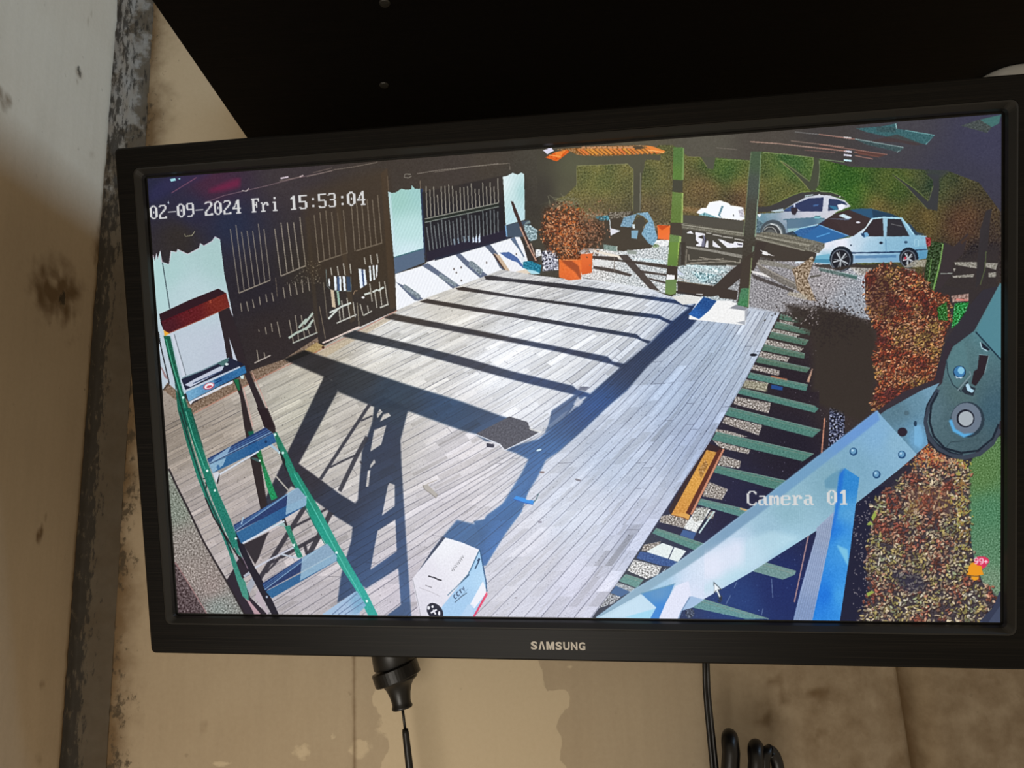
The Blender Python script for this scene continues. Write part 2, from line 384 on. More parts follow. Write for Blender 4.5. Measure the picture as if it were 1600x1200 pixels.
# eaves top left
k = lambda *v: K(220, 260, *v)
P(k(580,190,760,110,840,90,830,170,700,200,560,220), (120,26,66), .75, feather=4)
P(k(250,60,600,60,400,150,100,300,60,300,90,180), (44,42,86), .5, feather=6)
L(k(260,220,470,90), 1.4, (160,90,110), .6)
P(k(245,105,290,95,300,115,260,125), (150,215,225)); P(k(310,100,335,95,330,108), (150,215,225))
P(k(228,300,236,285,242,318), (200,215,240))
L(k(540,300,700,240,900,195,1050,160,1300,95,1600,35), 1.2, (150,120,125), .6)
L(k(1170,98,1235,85), 2.6, (205,190,200)); L(k(1330,84,1360,72), 2, (190,170,170))
L(k(845,200,885,205,905,180), 1.4, (190,180,175)); L(k(370,560,375,582,430,575,455,540), 1.2, (190,185,140), .8)
L(k(1160,120,1330,85), 1.2, (150,130,120), .7); L(k(1440,50,1600,10), 1.2, (130,110,100), .6)
k = lambda *v: K(480, 240, *v)
L(k(0,190,110,165,240,130,380,110,590,70), 1.2, (150,135,120), .6)
L(k(920,165,1100,135,1600,80), 1.2, (150,140,128), .65); L(K(680,230,0,205,300,160,625,130,628,185), 1.2, (135,125,112), .65)
L(k(672,180,683,315), 1.3, (150,130,110), .6); L(k(945,225,948,290), 1.3, (150,130,110), .6)
L(k(870,170,820,168,812,195,850,200,875,185), 1.2, (170,165,150), .7)
# left white wall with its ragged upper edge of shade
k = lambda *v: K(220, 260, *v)
P(k(108,740,120,790,135,725,145,770,165,700,180,795,240,815,255,705,300,715,310,690,395,730,490,680,500,640,530,660,600,620,622,585,665,608,
    700,900,770,1240,860,1700,600,1800,170,1980,130,1150), [(262,420,168,204,204),(340,400,166,200,200),(300,460,182,208,214),(300,540,188,200,214),(345,550,186,196,212)], nz=1.2, tex=FINE)
P(k(108,745,120,790,135,725,145,770,165,700,180,795,250,1200,200,1210,135,1200), (176,214,214), .6)
L(k(184,800,245,1190), 1.6, (70,88,96)); L(K(220,440,280,440,378,785), 1.6, (80,92,100))
P(K(220,440,255,430,280,440,378,785,350,800), (205,212,226), .8)
L(k(108,740,120,790,135,725,145,770,165,700,180,795,240,815,255,705,300,715,310,690,395,730,490,680,500,640,530,660,600,620,622,585,665,608), 1.3, (225,205,220), .75)
# door leaves: bars
show('pictured_door')
c1 = (136,126,112)
bars(7, *(K(220,260,*v)[0] for v in ((750,520),(1030,500),(822,1055),(1082,950))), 1.5, c1, 6, a=.85)
L(K(220,260,820,1056,1082,948), 2, c1)
bars(5, *(K(220,260,*v)[0] for v in ((1120,505),(1330,430),(1172,912),(1378,828))), 1.7, c1, 4)
L(K(220,260,1170,914,1380,826), 2, c1)
bars(6, *(K(480,240,*v)[0] for v in ((62,500),(305,470),(100,905),(338,828))), 1.6, c1, 5)
L(K(480,240,100,905,340,826), 2, c1)
bars(6, *(K(480,240,*v)[0] for v in ((372,430),(592,360),(402,812),(626,742))), 1.7, c1, 5)
L(K(480,240,412,810,630,742), 2, c1)
P([(470,300),(604,262),(618,420),(600,470),(480,430)], (70,54,36), .42, feather=10); P([(524,310),(530,305),(556,500),(548,505)], (74,60,44), .6, feather=1); P([(478,340),(484,338),(500,520),(494,523)], (66,54,40), .5, feather=1); P([(596,270),(606,262),(620,480),(610,484)], (78,60,42), .55, feather=1)
for x0,y0,x1,y1 in ((835,180,845,250),(885,165,900,245),(935,150,948,220),(990,125,1000,195),(1045,105,1055,170),(1095,90,1110,165),(1190,45,1205,140),
    (1240,20,1255,120),(1290,5,1308,110),(1345,-20,1355,90),(1395,-30,1410,80),(1040,380,1050,440),(1090,350,1100,420),(1140,335,1165,465),(1240,320,1275,510),
    (1290,280,1320,495),(1340,280,1370,475),(1385,370,1415,455),(1430,250,1470,430),(970,570,985,665),(1030,590,1040,645),(985,400,990,420)):
    L(K(220,440,x0,y0,x1,y1), 1.6, c1)
for x0,y0,x1,y1 in ((1320,385,1385,310),(1365,355,1438,262),(1375,405,1440,318),(1235,472,1310,420),(1310,425,1420,368)):
    L(K(220,440,x0,y0,x1,y1), 3.4, (175,190,178))
L(K(220,440,1268,514,1476,424), 2, (170,175,165)); L(K(220,440,950,680,1086,614), 2, (170,160,150))
k = lambda *v: K(420, 400, *v)
for v in ((545,165,566,168,572,285,552,285),(590,165,606,168,610,290,596,290),(618,165,640,168,648,292,628,292),(750,105,775,108,790,260,765,270),
          (790,112,806,110,822,235,802,250),(838,82,852,80,862,205,846,212),(868,78,882,76,890,195,876,200),(896,76,912,74,910,160,900,185),(500,190,512,190,516,255,504,250)):
    P(k(*v), (225,236,252))
P(k(572,168,590,170,596,290,576,288), (60,86,130)); P(k(648,170,680,170,690,285,656,290), (40,70,110), .8); P(k(775,110,790,112,802,250,790,258), (50,80,140), .8)
L(k(480,110,490,250,530,290,690,292,688,170), 1.4, (120,140,140), .7)
P(k(518,280,545,285,562,432,532,424), (204,184,156)); P(k(568,292,586,290,600,405,582,412), (150,185,165))
for x0,y0,x1,y1 in ((520,95,530,160),(575,85,585,160),(625,60,640,160),(680,65,690,150),(610,370,630,535),(655,350,680,520),(705,380,725,512),(765,400,790,495),(845,230,865,380),
    (885,290,905,432),(925,215,945,412),(968,210,995,405),(590,450,600,548),(800,10,810,70),(850,-10,862,70),(905,-20,915,60),(825,410,835,470)):
    L(k(x0,y0,x1,y1), 1.8, (165,160,148))
for x0,y0,x1,y1 in ((500,525,580,440),(510,472,600,430),(600,425,690,390),(800,322,850,305),(868,300,912,278),(915,290,962,258)): L(k(x0,y0,x1,y1), 3, (205,212,205))
L(k(568,560,735,488), 2.2, (190,190,182)); L(k(792,497,862,458), 2, (180,180,170)); L(k(930,430,1002,400), 2.4, (190,190,180))
EL(*k(790,345)[0], 2.6, 1.8, (225,225,225)); L(k(708,320,720,290,745,288), 1.4, (150,120,90))
L(k(60,180,75,340), 1.2, (120,105,85), .7); L(k(460,220,490,520), 1.4, (130,120,100), .7); L(k(740,390,755,580), 1.4, (150,140,118), .8); L(k(425,420,475,690), 1.3, (140,125,100), .7)
r = mask_of(k(300,40,440,40,440,230,120,240,250,150)); sl, m = r
pic[sl] += (m*np.clip(MID[sl]-.6, 0, 2)*40)[..., None]*np.array((1,.95,.75))
show()
# wall pier between door and window
k = lambda *v: K(480, 240, *v)
P(k(678,315,710,325,740,322,790,290,830,300,872,295,876,262,905,292,946,290,975,790,725,865), [(625,310,156,204,196),(655,300,156,204,202),(640,360,186,224,224),(640,395,206,232,240)], nz=1)
P(k(678,315,700,320,745,860,725,865), (200,225,235), .6)
P(k(725,865,975,790,985,905,735,1003), (84,104,130))
L(k(725,865,975,790), 1.6, (60,110,120))
P(k(948,290,968,290,990,900,975,790), (40,56,92))
# window with bars
show('pictured_window')
P([(660,300),(786,274),(790,362),(793,372),(667,409)], [(700,290,52,46,44),(780,278,54,48,46),(700,340,30,30,38),(760,340,28,28,36),(700,390,30,28,42)], feather=1)
P([(667,394),(790,358),(794,372),(668,409)], (42,38,54))
bars(20, *(k(*v)[0] for v in ((995,310),(1592,225),(1006,530),(1598,405))), 1.5, (146,140,126), 9)
bars(20, *(k(*v)[0] for v in ((1000,585),(1592,460),(1026,808),(1596,655))), 1.9, (104,110,112), 5)
P(k(985,545,1600,408,1605,445,985,575), (38,44,40)); L(k(985,543,1600,408), 1.5, (150,150,138)); L(k(985,572,1600,440), 1.4, (130,138,130))
for x in (1380,1405,1430): P(k(x,700,x+12,650+abs(x-1420),x+18,735,x+2,742), (205,220,250))
for x,y in ((1225,760),(1260,750),(1310,738),(1345,735)): L(k(x,y-50,x+8,y), 2, (130,150,165))
show()
# low sunlit wall and rafter shadows on it
P([(618,428),(661,415),(668,409),(757,382),(798,372),(812,368),(826,400),(838,426),(800,430),(784,421),(756,432),(709,450),(656,469),(620,485)], (240,243,250), nz=1.5)
for v in ((955,930,1010,912,1275,1100,1222,1128,1095,1020),(1238,842,1278,828,1340,890,1505,1008,1450,1040,1320,930),(740,1068,800,1096,985,1220,900,1225)):
    P(k(*v), (96,108,134))
for v in ((1110,985,1130,1010,1250,1080,1240,1110,1100,1030),(1360,890,1390,900,1470,970,1450,1015,1350,930),(810,1085,850,1110,950,1180,930,1215,800,1115)):
    P(k(*v), (128,142,152), nz=14)
k = lambda *v: K(680, 230, *v)
P(k(412,818,455,800,520,880,560,960,600,1050,540,1000,490,900), (86,98,122)); P(k(630,762,665,745,700,820,750,915,738,915,700,850), (90,110,140))
P(k(0,925,420,808,640,740,650,752,420,822,0,945), (40,44,62))
for x,y in ((220,1000),(180,1045),(222,1110),(432,960),(680,890),(160,1015)): EL(*k(x,y)[0], 1.2, 1.8, (110,100,100))
# far wall pier, shade, broom, sacks
P(k(568,242,600,238,650,210,690,226,722,208,746,222,752,602,612,642,592,652), [(790,290,226,240,244),(800,300,204,230,232),(815,300,166,210,212),(812,340,190,224,232)], nz=1)
P(k(592,652,612,642,780,604,800,640,740,640,740,745,600,748), (66,82,100)); L(k(590,650,602,745), 2, (120,170,215))
P(k(745,640,800,648,856,690,852,768,790,782,745,700), (140,165,172), nz=36); P(k(750,630,790,608,800,625,760,640), (120,140,140))
P(k(720,740,790,790,850,850,870,950,780,960,740,820), (54,48,46))
P(k(634,446,655,452,748,690,862,952,836,958,722,690,660,540), (66,46,44)); L(k(710,660,745,740,800,860,845,945), 2.2, (196,150,126)); L(k(770,830,800,800,835,900), 1.6, (200,170,150))
P(k(840,850,880,850,890,900,840,920), (220,225,230), nz=30)
P(k(890,868,960,850,1022,884,1032,1022,900,1032), (150,152,168), nz=70, tex=MID2)
P(k(540,878,620,872,690,920,735,985,740,1010,690,965,600,922), (74,104,166)); P(k(590,925,690,958,728,1012,690,1050,630,1058), (240,240,246))
P(k(490,880,540,900,640,1050,612,1060,560,990), (206,178,150)); P(k(480,890,500,890,612,1058,560,1000), (60,36,30), .8)
P(k(734,952,800,945,890,985,876,1050,800,1030,738,1005), (24,122,152), nz=18); P(k(760,1015,840,1030,880,1055,800,1055), (170,220,235))
P(k(690,905,740,915,760,950,735,955), (225,232,240)); P(k(660,1040,760,1015,800,1050,700,1070), (220,190,150), .6)

for q in ([(607,300),(658,292),(664,390),(617,402)], [(618,428),(661,415),(757,382),(798,372),(838,426),(784,421),(709,450),(620,485)], [(787,275),(820,270),(822,342),(792,352)]):
    r = mask_of(q); sl, m = r; pic[sl] += (m*np.sin((xx[sl]+yy[sl]*.42)*np.pi/2.6)*4.5)[..., None]
# --- far garden: hedge bank
HG = [(902,259),(980,256),(1000,262),(1030,226),(1052,226),(1076,244),(1120,246),(1175,250),(1192,236),(1274,246),(1330,260),(1390,262),(1480,266),(1530,285),(1563,330),(1563,460),(1440,440),(1300,400),(1180,365),(1060,352),(990,356),(880,345),(870,310)]
show('pictured_hedge')
P(HG, [(940,285,104,106,58),(940,330,104,92,62),(1010,275,94,96,56),(1010,330,98,86,60),(1100,300,104,86,56),(1130,258,78,104,48),(1240,258,66,100,50),(1230,300,96,98,52),
    (1320,275,44,88,30),(1320,300,56,100,34),(1400,292,70,90,38),(1380,330,102,90,48),(1450,290,56,70,46),(1440,340,90,76,42),(1500,350,76,52,40),(1530,400,52,42,42),(1160,320,102,78,54)], nz=9, tex=MID3)
sl, m = mask_of(HG); pic[sl] += (m*MID2[sl]*8)[..., None]*np.array((1.1,1,.6)); pic[sl] += (m*BIG[sl]*5)[..., None]*np.array((1.2,.8,.3))
show()
P([(900,330),(985,334),(990,352),(1060,348),(1060,360),(900,352)], (132,112,88), .7, nz=26, tex=MID2, feather=3)
P([(1064,322),(1090,324),(1130,326),(1170,330),(1170,338),(1064,330)], (170,130,84), .5, nz=26, feather=2)
P([(1440,420),(1563,380),(1563,480),(1460,470)], (50,44,46), .9, feather=8)
# gazebo: dark roof beam, post, tiled edge
show('pictured_pavilion')
k = lambda *v: K(840, 200, *v)
P(k(0,190,330,185,1030,225,1028,268,900,258,890,340,872,385,866,700,796,700,800,345,755,297,330,312,330,470,240,560,0,640), [(842,230,70,66,56),(845,300,62,58,52),(850,340,56,52,48),(890,300,86,84,66),(900,260,88,88,68),(985,250,84,82,66),(1000,300,78,76,64)])
L(k(330,520,330,312,755,297,800,345,797,690), 1.2, (150,150,96), .7); L(k(860,370,858,690), 1.6, (130,128,112), .7)
P(k(150,176,360,160,520,148,900,140,965,150,1072,190,1022,216,960,204,760,224,500,232,340,222,270,190), (150,104,58), nz=20)
P(k(48,182,120,164,142,186,85,216), (218,216,238)); P(k(68,242,150,200,250,178,272,194,165,276), (228,96,30), nz=8); L(k(100,222,200,236), 1.4, (250,170,90)); P(k(150,198,250,178,180,250,165,240), (250,150,60), .6)
for i in range(17):
    x = 385+i*38+RNG.uniform(-6,6); y = 205-i*.7
    P(k(x-60,y-28,x-34,y-34,x+18,y+8,x+2,y+22,x-16,y+4), (236,140+RNG.uniform(-30,20),54), .9)
    L(k(x-62,y-24,x,y+24), 1.3, (110,70,40), .8)
for i in range(11): P(k(370+i*44,152,400+i*44,150,404+i*44,166,372+i*44,168), (214,150,104), .8)
P(k(900,142,962,150,1072,190,1050,208,960,190), (236,134,56)); P(k(800,150,870,145,900,168,820,176), (84,72,56)); L(k(920,180,1060,200), 1.6, (255,180,100))
show()
# shrubs, tubs and clutter behind the tubs
P(k(600,700,800,690,800,835,780,925,935,960,975,1035,560,1012,560,770), (70,62,52))
P(k(596,700,790,690,740,745,600,752), (120,112,98), .8, nz=30)
P(k(480,738,590,726,608,765,520,772), (66,132,150), nz=22); L(k(604,760,610,835,690,856), 1.6, (190,200,205)); P(k(606,832,690,856,612,895), (225,225,235))
P(k(692,818,722,742,830,712,782,826), (120,158,182), nz=12); P(k(820,710,922,698,966,772,988,862,1002,905,985,985,930,962,868,882,905,800,930,775,880,730), (126,170,196), nz=14)
P(k(810,765,880,735,902,790,862,860,815,832), (74,70,60)); P(k(785,850,842,850,832,922,785,916), (126,170,196)); P(k(790,800,812,800,816,835,795,835), (210,225,230))
P(k(1000,805,1112,812,1102,932,1006,922), [(1040,355,244,112,40),(1046,370,250,116,56)]); P(k(1005,808,1100,812,1040,850,1015,830), (190,60,20), .7)
P(k(995,930,1100,932,1090,1010,950,1000), (235,238,240), nz=20); EL(*k(990,985)[0], 5, 4, (130,150,110), nz=30)
# gravel yard
P([(905,386),(975,392),(1045,384),(1110,372),(1300,398),(1352,430),(1366,560),(1330,512),(1219,490),(1165,480),(1090,472),(1012,451),(908,436)], [(930,400,214,212,210),(1000,420,196,202,205),(1100,420,180,196,200),(1200,440,156,154,160),(1280,440,172,166,170),(1330,480,164,174,188)], nz=34, tex=MID3)
P(k(470,1030,700,1090,690,1062,460,1010), (236,226,210)); P(k(440,1060,720,1100,860,1110,1080,1140,1080,1165,830,1130,640,1105,440,1085), (72,64,58))
P(k(460,1085,620,1110,600,1150,470,1140), (226,228,228), .8)
k = lambda *v: K(800, 400, *v)
for v in ((680,-5,880,5,900,40,680,15),(680,80,760,90,860,108,1000,150,990,170,840,135,680,105),(890,-10,965,-10,1235,292,1150,272),(1010,40,1300,78,1300,105,1020,60),
          (1060,115,1290,148,1290,165,1080,140),(1130,175,1290,215,1290,232,1150,195),(590,175,660,190,1010,255,1130,270,1130,282,980,268,600,195)):
    P(k(*v), (70,60,56), .95)
L(k(855,10,858,130), 1.2, (120,110,100))
k = lambda *v: K(840, 200, *v)
P(k(553,968,668,985,660,1028,555,1010), (126,148,140), nz=10); P(k(748,1012,830,1025,826,1052,752,1045), (150,158,150)); L(k(664,985,662,1028), 1.6, (190,205,195))
P(k(770,1080,900,1085,1060,1100,1080,1135,960,1120), (205,225,232), .9, nz=30)
# white tarpaulin heap
show('pictured_tarpaulin')
k = lambda *v: K(1040, 180, *v)
P(k(258,808,300,772,340,772,368,722,460,708,530,732,545,748,650,766,662,865,610,882,470,862,300,828), (246,249,255))
P(k(275,830,330,808,370,825,470,862,300,832), (110,165,176), nz=20); P(k(470,752,486,756,455,830,470,862,440,830), (96,140,160)); L(k(565,825,570,840), 1.6, (70,80,90)); P(k(610,790,650,780,655,850,620,840), (170,165,180), .7, nz=25)
show()
show('pictured_silver_car')
# silver car behind
k = lambda *v: K(1160, 280, *v, s=10)
P(k(225,535,330,530,640,510,640,480,820,370,1000,270,1200,238,1380,250,1600,325,1700,420,1500,490,1330,612,1180,702,880,772,720,860,560,850,210,880),
  [(1190,340,104,146,164),(1205,336,140,166,182),(1230,338,186,192,206),(1260,335,206,204,216),(1300,333,206,206,218),(1290,315,206,210,224),(1200,355,78,110,130),(1230,355,120,146,168)], nz=2)
P(k(240,432,420,420,560,360,760,262,930,200,1150,188,1350,200,1480,232,1620,300,1380,250,1200,238,1000,268,820,368,640,468,420,502,240,515), (62,60,62))
L(k(560,352,760,255,930,194,1040,190), 1.2, (130,150,70), .8); L(k(1140,140,1240,190,1380,190,1500,235), 1.3, (140,170,110), .8); L(k(975,258,1110,236), 1.6, (180,200,205)); EL(*k(1205,235)[0], 1.6, 1.1, (255,255,255)); EL(*k(1528,268)[0], 1.4, 1.2, (255,255,255))
P(k(440,495,640,452,645,500,520,508), (180,200,212))
P(k(652,498,660,470,830,382,1050,292,1272,280,1250,498), (48,58,96)); P(k(652,480,760,420,800,440,760,495), (62,96,150), .7); P(k(1110,395,1200,385,1180,415,1110,420), (70,110,170), .8); L(k(815,372,820,435), 2.4, (210,218,238))
P(k(1355,298,1480,312,1600,350,1640,395,1480,472,1340,492), (48,62,98)); P(k(1362,405,1470,420,1500,475,1440,478,1370,430), (50,130,165), .8); P(k(1480,395,1560,380,1620,400,1560,480,1510,490,1500,440), (235,238,255))
P(k(760,440,850,440,868,480,830,555,785,548,765,500), (54,46,56)); P(k(860,460,910,488,870,490), (225,225,235))
P(k(690,622,1120,598,1295,618,1240,680,880,762,715,770), [(1235,345,92,122,146),(1270,345,78,112,140),(1285,344,116,156,172)]); L(k(640,628,1130,598,1290,612), 1.8, (84,120,140)); L(k(705,625,705,770), 1.4, (60,92,116)); P(k(710,765,880,760,800,815,720,820), (150,190,196))
P(k(1125,585,1150,565,1220,570,1235,600,1190,612,1130,608), (120,190,200)); L(k(1130,575,1220,570), 1.4, (70,100,110))
P(k(215,600,330,690,290,830,210,880), (88,112,124), nz=18); P(k(235,540,300,540,270,598), (236,240,250)); L(k(240,600,340,690), 1.4, (120,160,170))
EL(*k(480,830)[0], 20, 20, (74,84,92)); EL(*k(470,840)[0], 16.5, 16, (120,130,134)); EL(*k(462,842)[0], 14, 13.5, (64,66,68)); L(k(345,790,400,745,470,745,520,790,545,860), 1.3, (180,180,172)); L(k(440,690,540,720,600,800,612,862), 2, (205,210,210)); EL(*k(440,850)[0], 8, 7, (96,98,96))
P(k(660,850,840,790,860,880,700,866), (60,66,76))
show('pictured_blue_car')
# blue-white car in front
P(k(780,830,900,768,1200,706,1330,610,1480,700,1600,865,1290,1005,1110,945,850,885), [(1250,372,48,100,160),(1280,362,40,90,150),(1290,375,54,118,182)], nz=4)
L(k(800,820,900,765,1200,706,1290,640), 1.6, (150,205,225)); L(k(1190,905,1440,855), 1.6, (90,180,235)); L(k(740,850,800,825,860,885), 2.2, (40,60,80))
k = lambda *v: K(1280, 340, *v)
P(k(-190,330,-120,290,0,215,50,205,160,180,260,160,350,100,430,10,452,-8,560,-4,690,2,755,70,805,140,892,150,900,255,912,290,890,340,810,352,740,380,670,370,270,378,120,400,-30,372,-120,370,-200,380),
  [(1270,395,236,238,250),(1290,385,246,238,246),(1315,380,240,238,250),(1340,375,190,214,232),(1360,385,160,200,224),(1390,385,134,184,212),(1420,385,130,180,210),(1440,380,146,194,218),(1400,350,136,188,212),(1440,395,70,140,180),(1290,400,120,180,205),(1350,350,220,236,246)], nz=2.5)
P(k(-120,330,90,300,92,380,-30,372,-120,360), (110,178,205)); P(k(-110,345,90,345,88,378,-30,372), (60,130,165), .8)
k = lambda *v: K(1280, 160, *v)
P(k(240,892,330,884,440,884,600,925,690,962,560,958,432,966), (40,84,120)); P(k(440,890,600,925,690,962,450,955), (36,64,90))
P(k(-120,1120,0,1010,130,925,245,890,432,966,385,1040,285,1112,250,1112,0,1020), (62,48,50)); P(k(160,942,200,925,275,958,240,972), (205,228,240)); P(k(60,965,270,965,240,980), (120,150,190), .6); EL(*k(325,998)[0], 3.4, 1.6, (215,215,225)); P(k(-120,1120,0,1010,60,965,30,1020), (50,50,80), .6)
P(k(-240,1200,0,1018,250,1112,40,1172,-60,1220), (46,104,166)); L(k(0,1018,250,1112), 1.5, (110,170,220)); L(k(-20,1120,90,1085), 1.3, (90,170,230))
P(k(366,1082,450,972,530,962,537,1115,410,1116), (54,44,50)); P(k(570,966,680,972,752,1112,562,1116), (48,46,54)); L(k(600,1010,690,1030), 1.2, (130,130,130), .7); L(k(436,968,540,955,690,962,790,1100), 2, (170,220,240))
P(k(735,1000,760,1010,815,1080,892,1098,800,1104,770,1060), (44,66,88)); P(k(345,1090,400,1078,418,1110,372,1126), (110,170,212)); P(k(345,1090,375,1085,380,1122,360,1115), (40,70,110))
k = lambda *v: K(1280, 340, *v)
L(k(270,292,420,290,560,288,690,284), 2.2, (36,60,96)); L(k(800,270,905,262), 1.8, (44,70,100)); L(k(555,165,558,290), 1.2, (90,140,180), .7); P(k(270,308,670,303,672,368,270,374), [(1350,405,150,184,212),(1390,405,120,170,205)]); P(k(300,315,640,310,640,330,300,340), (60,110,160), .6)
EL(*k(515,208)[0], 2.8, 2.2, (34,44,64)); EL(*k(722,202)[0], 2.8, 2, (50,80,110)); L(k(795,182,826,182,826,236,796,236,795,182), 1.1, (170,215,232)); EL(*k(265,228)[0], 1.2, 1.2, (40,60,80))
P(k(885,160,930,165,932,235,895,240), (150,46,50), nz=26); P(k(0,205,40,210,45,240,10,275,-30,260), (120,118,112), nz=20)
for cx, cy, rx, ry in ((180,352,84,94),(740,342,66,74)):
    EL(*k(cx+6,cy-10)[0], (rx+14)/5.33, (ry+12)/5.33, (26,34,48)); EL(*k(cx,cy)[0], rx/5.33, ry/5.33, (96,104,116)); EL(*k(cx,cy)[0], (rx-10)/5.33, (ry-10)/5.33, (34,34,42))
    for a in range(5):
        t = a*1.2566+.4; L(k(cx,cy,cx+(rx-20)*np.cos(t),cy+(ry-20)*np.sin(t)), 2.2, (186,192,198))
        t += .35; L(k(cx+10*np.cos(t),cy+10*np.sin(t),cx+(rx-24)*np.cos(t),cy+(ry-24)*np.sin(t)), 1.2, (140,146,152))
P(k(710,325,726,320,724,345,708,350), (200,50,70))
show()
P(k(-60,392,90,385,110,420,250,395,640,382,680,412,560,432,250,412,180,440,100,425,0,412), (58,50,46), .9); P(k(0,412,320,482,312,514,0,440), (70,106,102)); L(k(0,415,318,485), 1.2, (140,170,165))
P(k(800,350,895,350,880,408,700,412), (170,165,150), .8, nz=20); P(k(250,412,440,420,420,470,330,480), (190,186,178), .7, nz=30); P(k(700,415,800,425,800,460,690,440), (110,90,80), nz=26)
show('pictured_table')
# table with slatted top
k = lambda *v: K(1040, 180, *v)
P(k(140,828,300,838,660,878,660,1250,130,1250), (72,68,60))
P(k(140,828,660,880,660,960,150,905), (82,78,70))
P(k(640,1000,1200,1120,1260,1150,1240,1215,640,1215), (66,58,52))
k = lambda *v: K(1040, 330, *v, s=10)
W = (236,236,246)
for v in ((470,318,622,350,612,552,482,540),(645,455,672,460,668,568,620,556),(740,448,882,578,742,546),(815,430,880,440,1060,500,1080,470,1225,490,1222,556,972,572),(1480,595,1600,640,1600,690,1485,660),
          (335,330,400,300,440,350,350,345)): P(k(*v), W, nz=6)
P(k(510,400,585,370,600,440,560,420), (66,60,54)); P(k(470,440,530,500,470,520), (66,60,54)); P(k(905,450,1060,478,1055,500,1000,492), (66,60,54)); P(k(1120,500,1210,515,1190,530,1130,520), (66,60,80))
P(k(560,552,600,360,640,430,610,560), (40,40,70), .6)
for v in ((740,360,885,388),(900,395,1055,415),(1080,428,1228,452),(640,335,720,345)): L(k(*v), 1.6, (190,186,178))
P(k(322,538,700,590,1198,680,1195,732,700,628,345,575), (142,138,128), nz=6)
for v in ((378,766,910,738),(530,716,690,742,1100,782),(390,802,1090,782),(330,820,640,800)): L(k(*v), 1.3, (150,142,128))
L(k(335,590,318,850), 2.2, (120,112,100)); L(k(365,670,370,760), 1.6, (140,132,118))
P(k(320,830,640,842,1012,938,960,992,560,888,330,862), (196,220,224), nz=40, tex=MID2)
P(k(392,932,620,960,900,1008,800,1142,560,1102), (160,196,204), nz=60, tex=MID2)
P(k(190,915,310,998,190,985), (205,215,235)); P(k(190,1035,380,1078,376,1090,190,1062), (186,182,176)); P(k(950,830,1112,862,1110,880,960,848), (190,185,180))
P(k(190,1080,760,1170,700,1290,190,1290), (66,54,48)); L(k(190,1088,760,1165), 1.2, (150,140,120), .7)
P(k(1080,790,1160,790,1160,752,1175,752,1170,810,1085,805), (150,144,130))
k = lambda *v: K(1160, 280, *v, s=10)
P(k(-1000,690,-900,680,200,860,330,820,420,825,700,862,1110,950,1290,1000,1285,1060,1190,1150,960,1105,200,915,-300,850,-980,770), (122,118,104), nz=9)
for v in ((-960,720,-200,820,200,880,960,1080),(-900,700,300,850,1080,1000),(-960,760,0,900,1000,1110),(220,880,980,1060)): L(k(*v), 1.3, (86,82,72), .9)
for v in ((-960,705,200,870,1050,1030),(210,925,980,1115)): L(k(*v), 1.4, (176,172,156), .8)
P(k(980,1080,1170,990,1290,1010,1200,1150), (112,108,98), nz=20)
show()
k = lambda *v: K(1280, 340, *v)
# trees, logs at right
P(k(905,275,940,195,1040,208,1025,330,985,520,950,650,880,625,868,560), (44,66,36), nz=24, tex=MID2); L(k(1032,215,1015,340,960,560,935,650), 2.4, (120,170,84)); L(k(935,340,900,610), 1.5, (110,160,80), .8)
P(k(1040,200,1120,240,1245,120,1200,300,1112,380,1112,460,1010,590,968,590,1005,420), (54,46,50)); P(k(1345,100,1430,-40,1400,300,1382,500,1300,590,1320,320), (48,44,48))
L(k(1390,280,1380,430,1340,560), 1.6, (90,105,60), .8)
for v in ((1125,368,1315,368,1312,422,1135,392),(1388,374,1488,378,1470,432,1380,408),(1108,484,1292,468,1284,492,1118,500),(1408,458,1474,452,1470,494,1410,492),(1115,420,1140,422,1125,450)): P(k(*v), (144,140,130), nz=18)
L(k(1010,465,1110,462), 1.2, (160,170,160))
k = lambda *v: K(1280, 160, *v)
v = (600,590,650,620,785,715,905,822,945,700,950,645,890,590,1000,600,1002,700,985,902,900,884,820,795,720,690)
P(k(*v), (54,56,60)); L(k(630,600,790,710,915,815,950,690), 1.2, (120,135,70), .8); L(k(620,610,720,690,820,800,900,885), 1.2, (120,125,66), .7)
P(k(1390,900,1440,880,1420,1010,1330,1210,1340,1060), (50,46,50)); L(k(1180,1170,1250,1110), 4, (70,50,40))
P(k(880,560,1100,560,1000,640,940,620), (56,60,66), .8, feather=3)
k = lambda *v: K(1120, 180, *v, s=8)
P(k(795,565,850,582,1000,680,1172,822,1195,720,1215,600,1212,525,1285,540,1285,620,1285,860,1225,940,1150,925,1080,830,980,722), (70,74,60)); L(k(790,560,850,590,1160,820,1210,600,1205,530), 1.2, (140,160,90), .8); L(k(1285,560,1290,700,1265,880), 1.1, (130,150,110), .7); L(k(800,570,980,735,1100,860,1150,925), 1.2, (150,150,86), .8)
L(k(580,460,830,480,1215,525), 1.3, (140,160,100), .8); L(k(1285,540,1600,580), 1.3, (130,160,110), .8); L(k(0,545,410,568), 1.2, (130,150,90), .6)
P(K(1040,180,300,345,420,345,400,450,350,440), (82,82,70)); L(K(1040,180,160,345,290,345,350,430), 1.2, (140,140,80), .6)
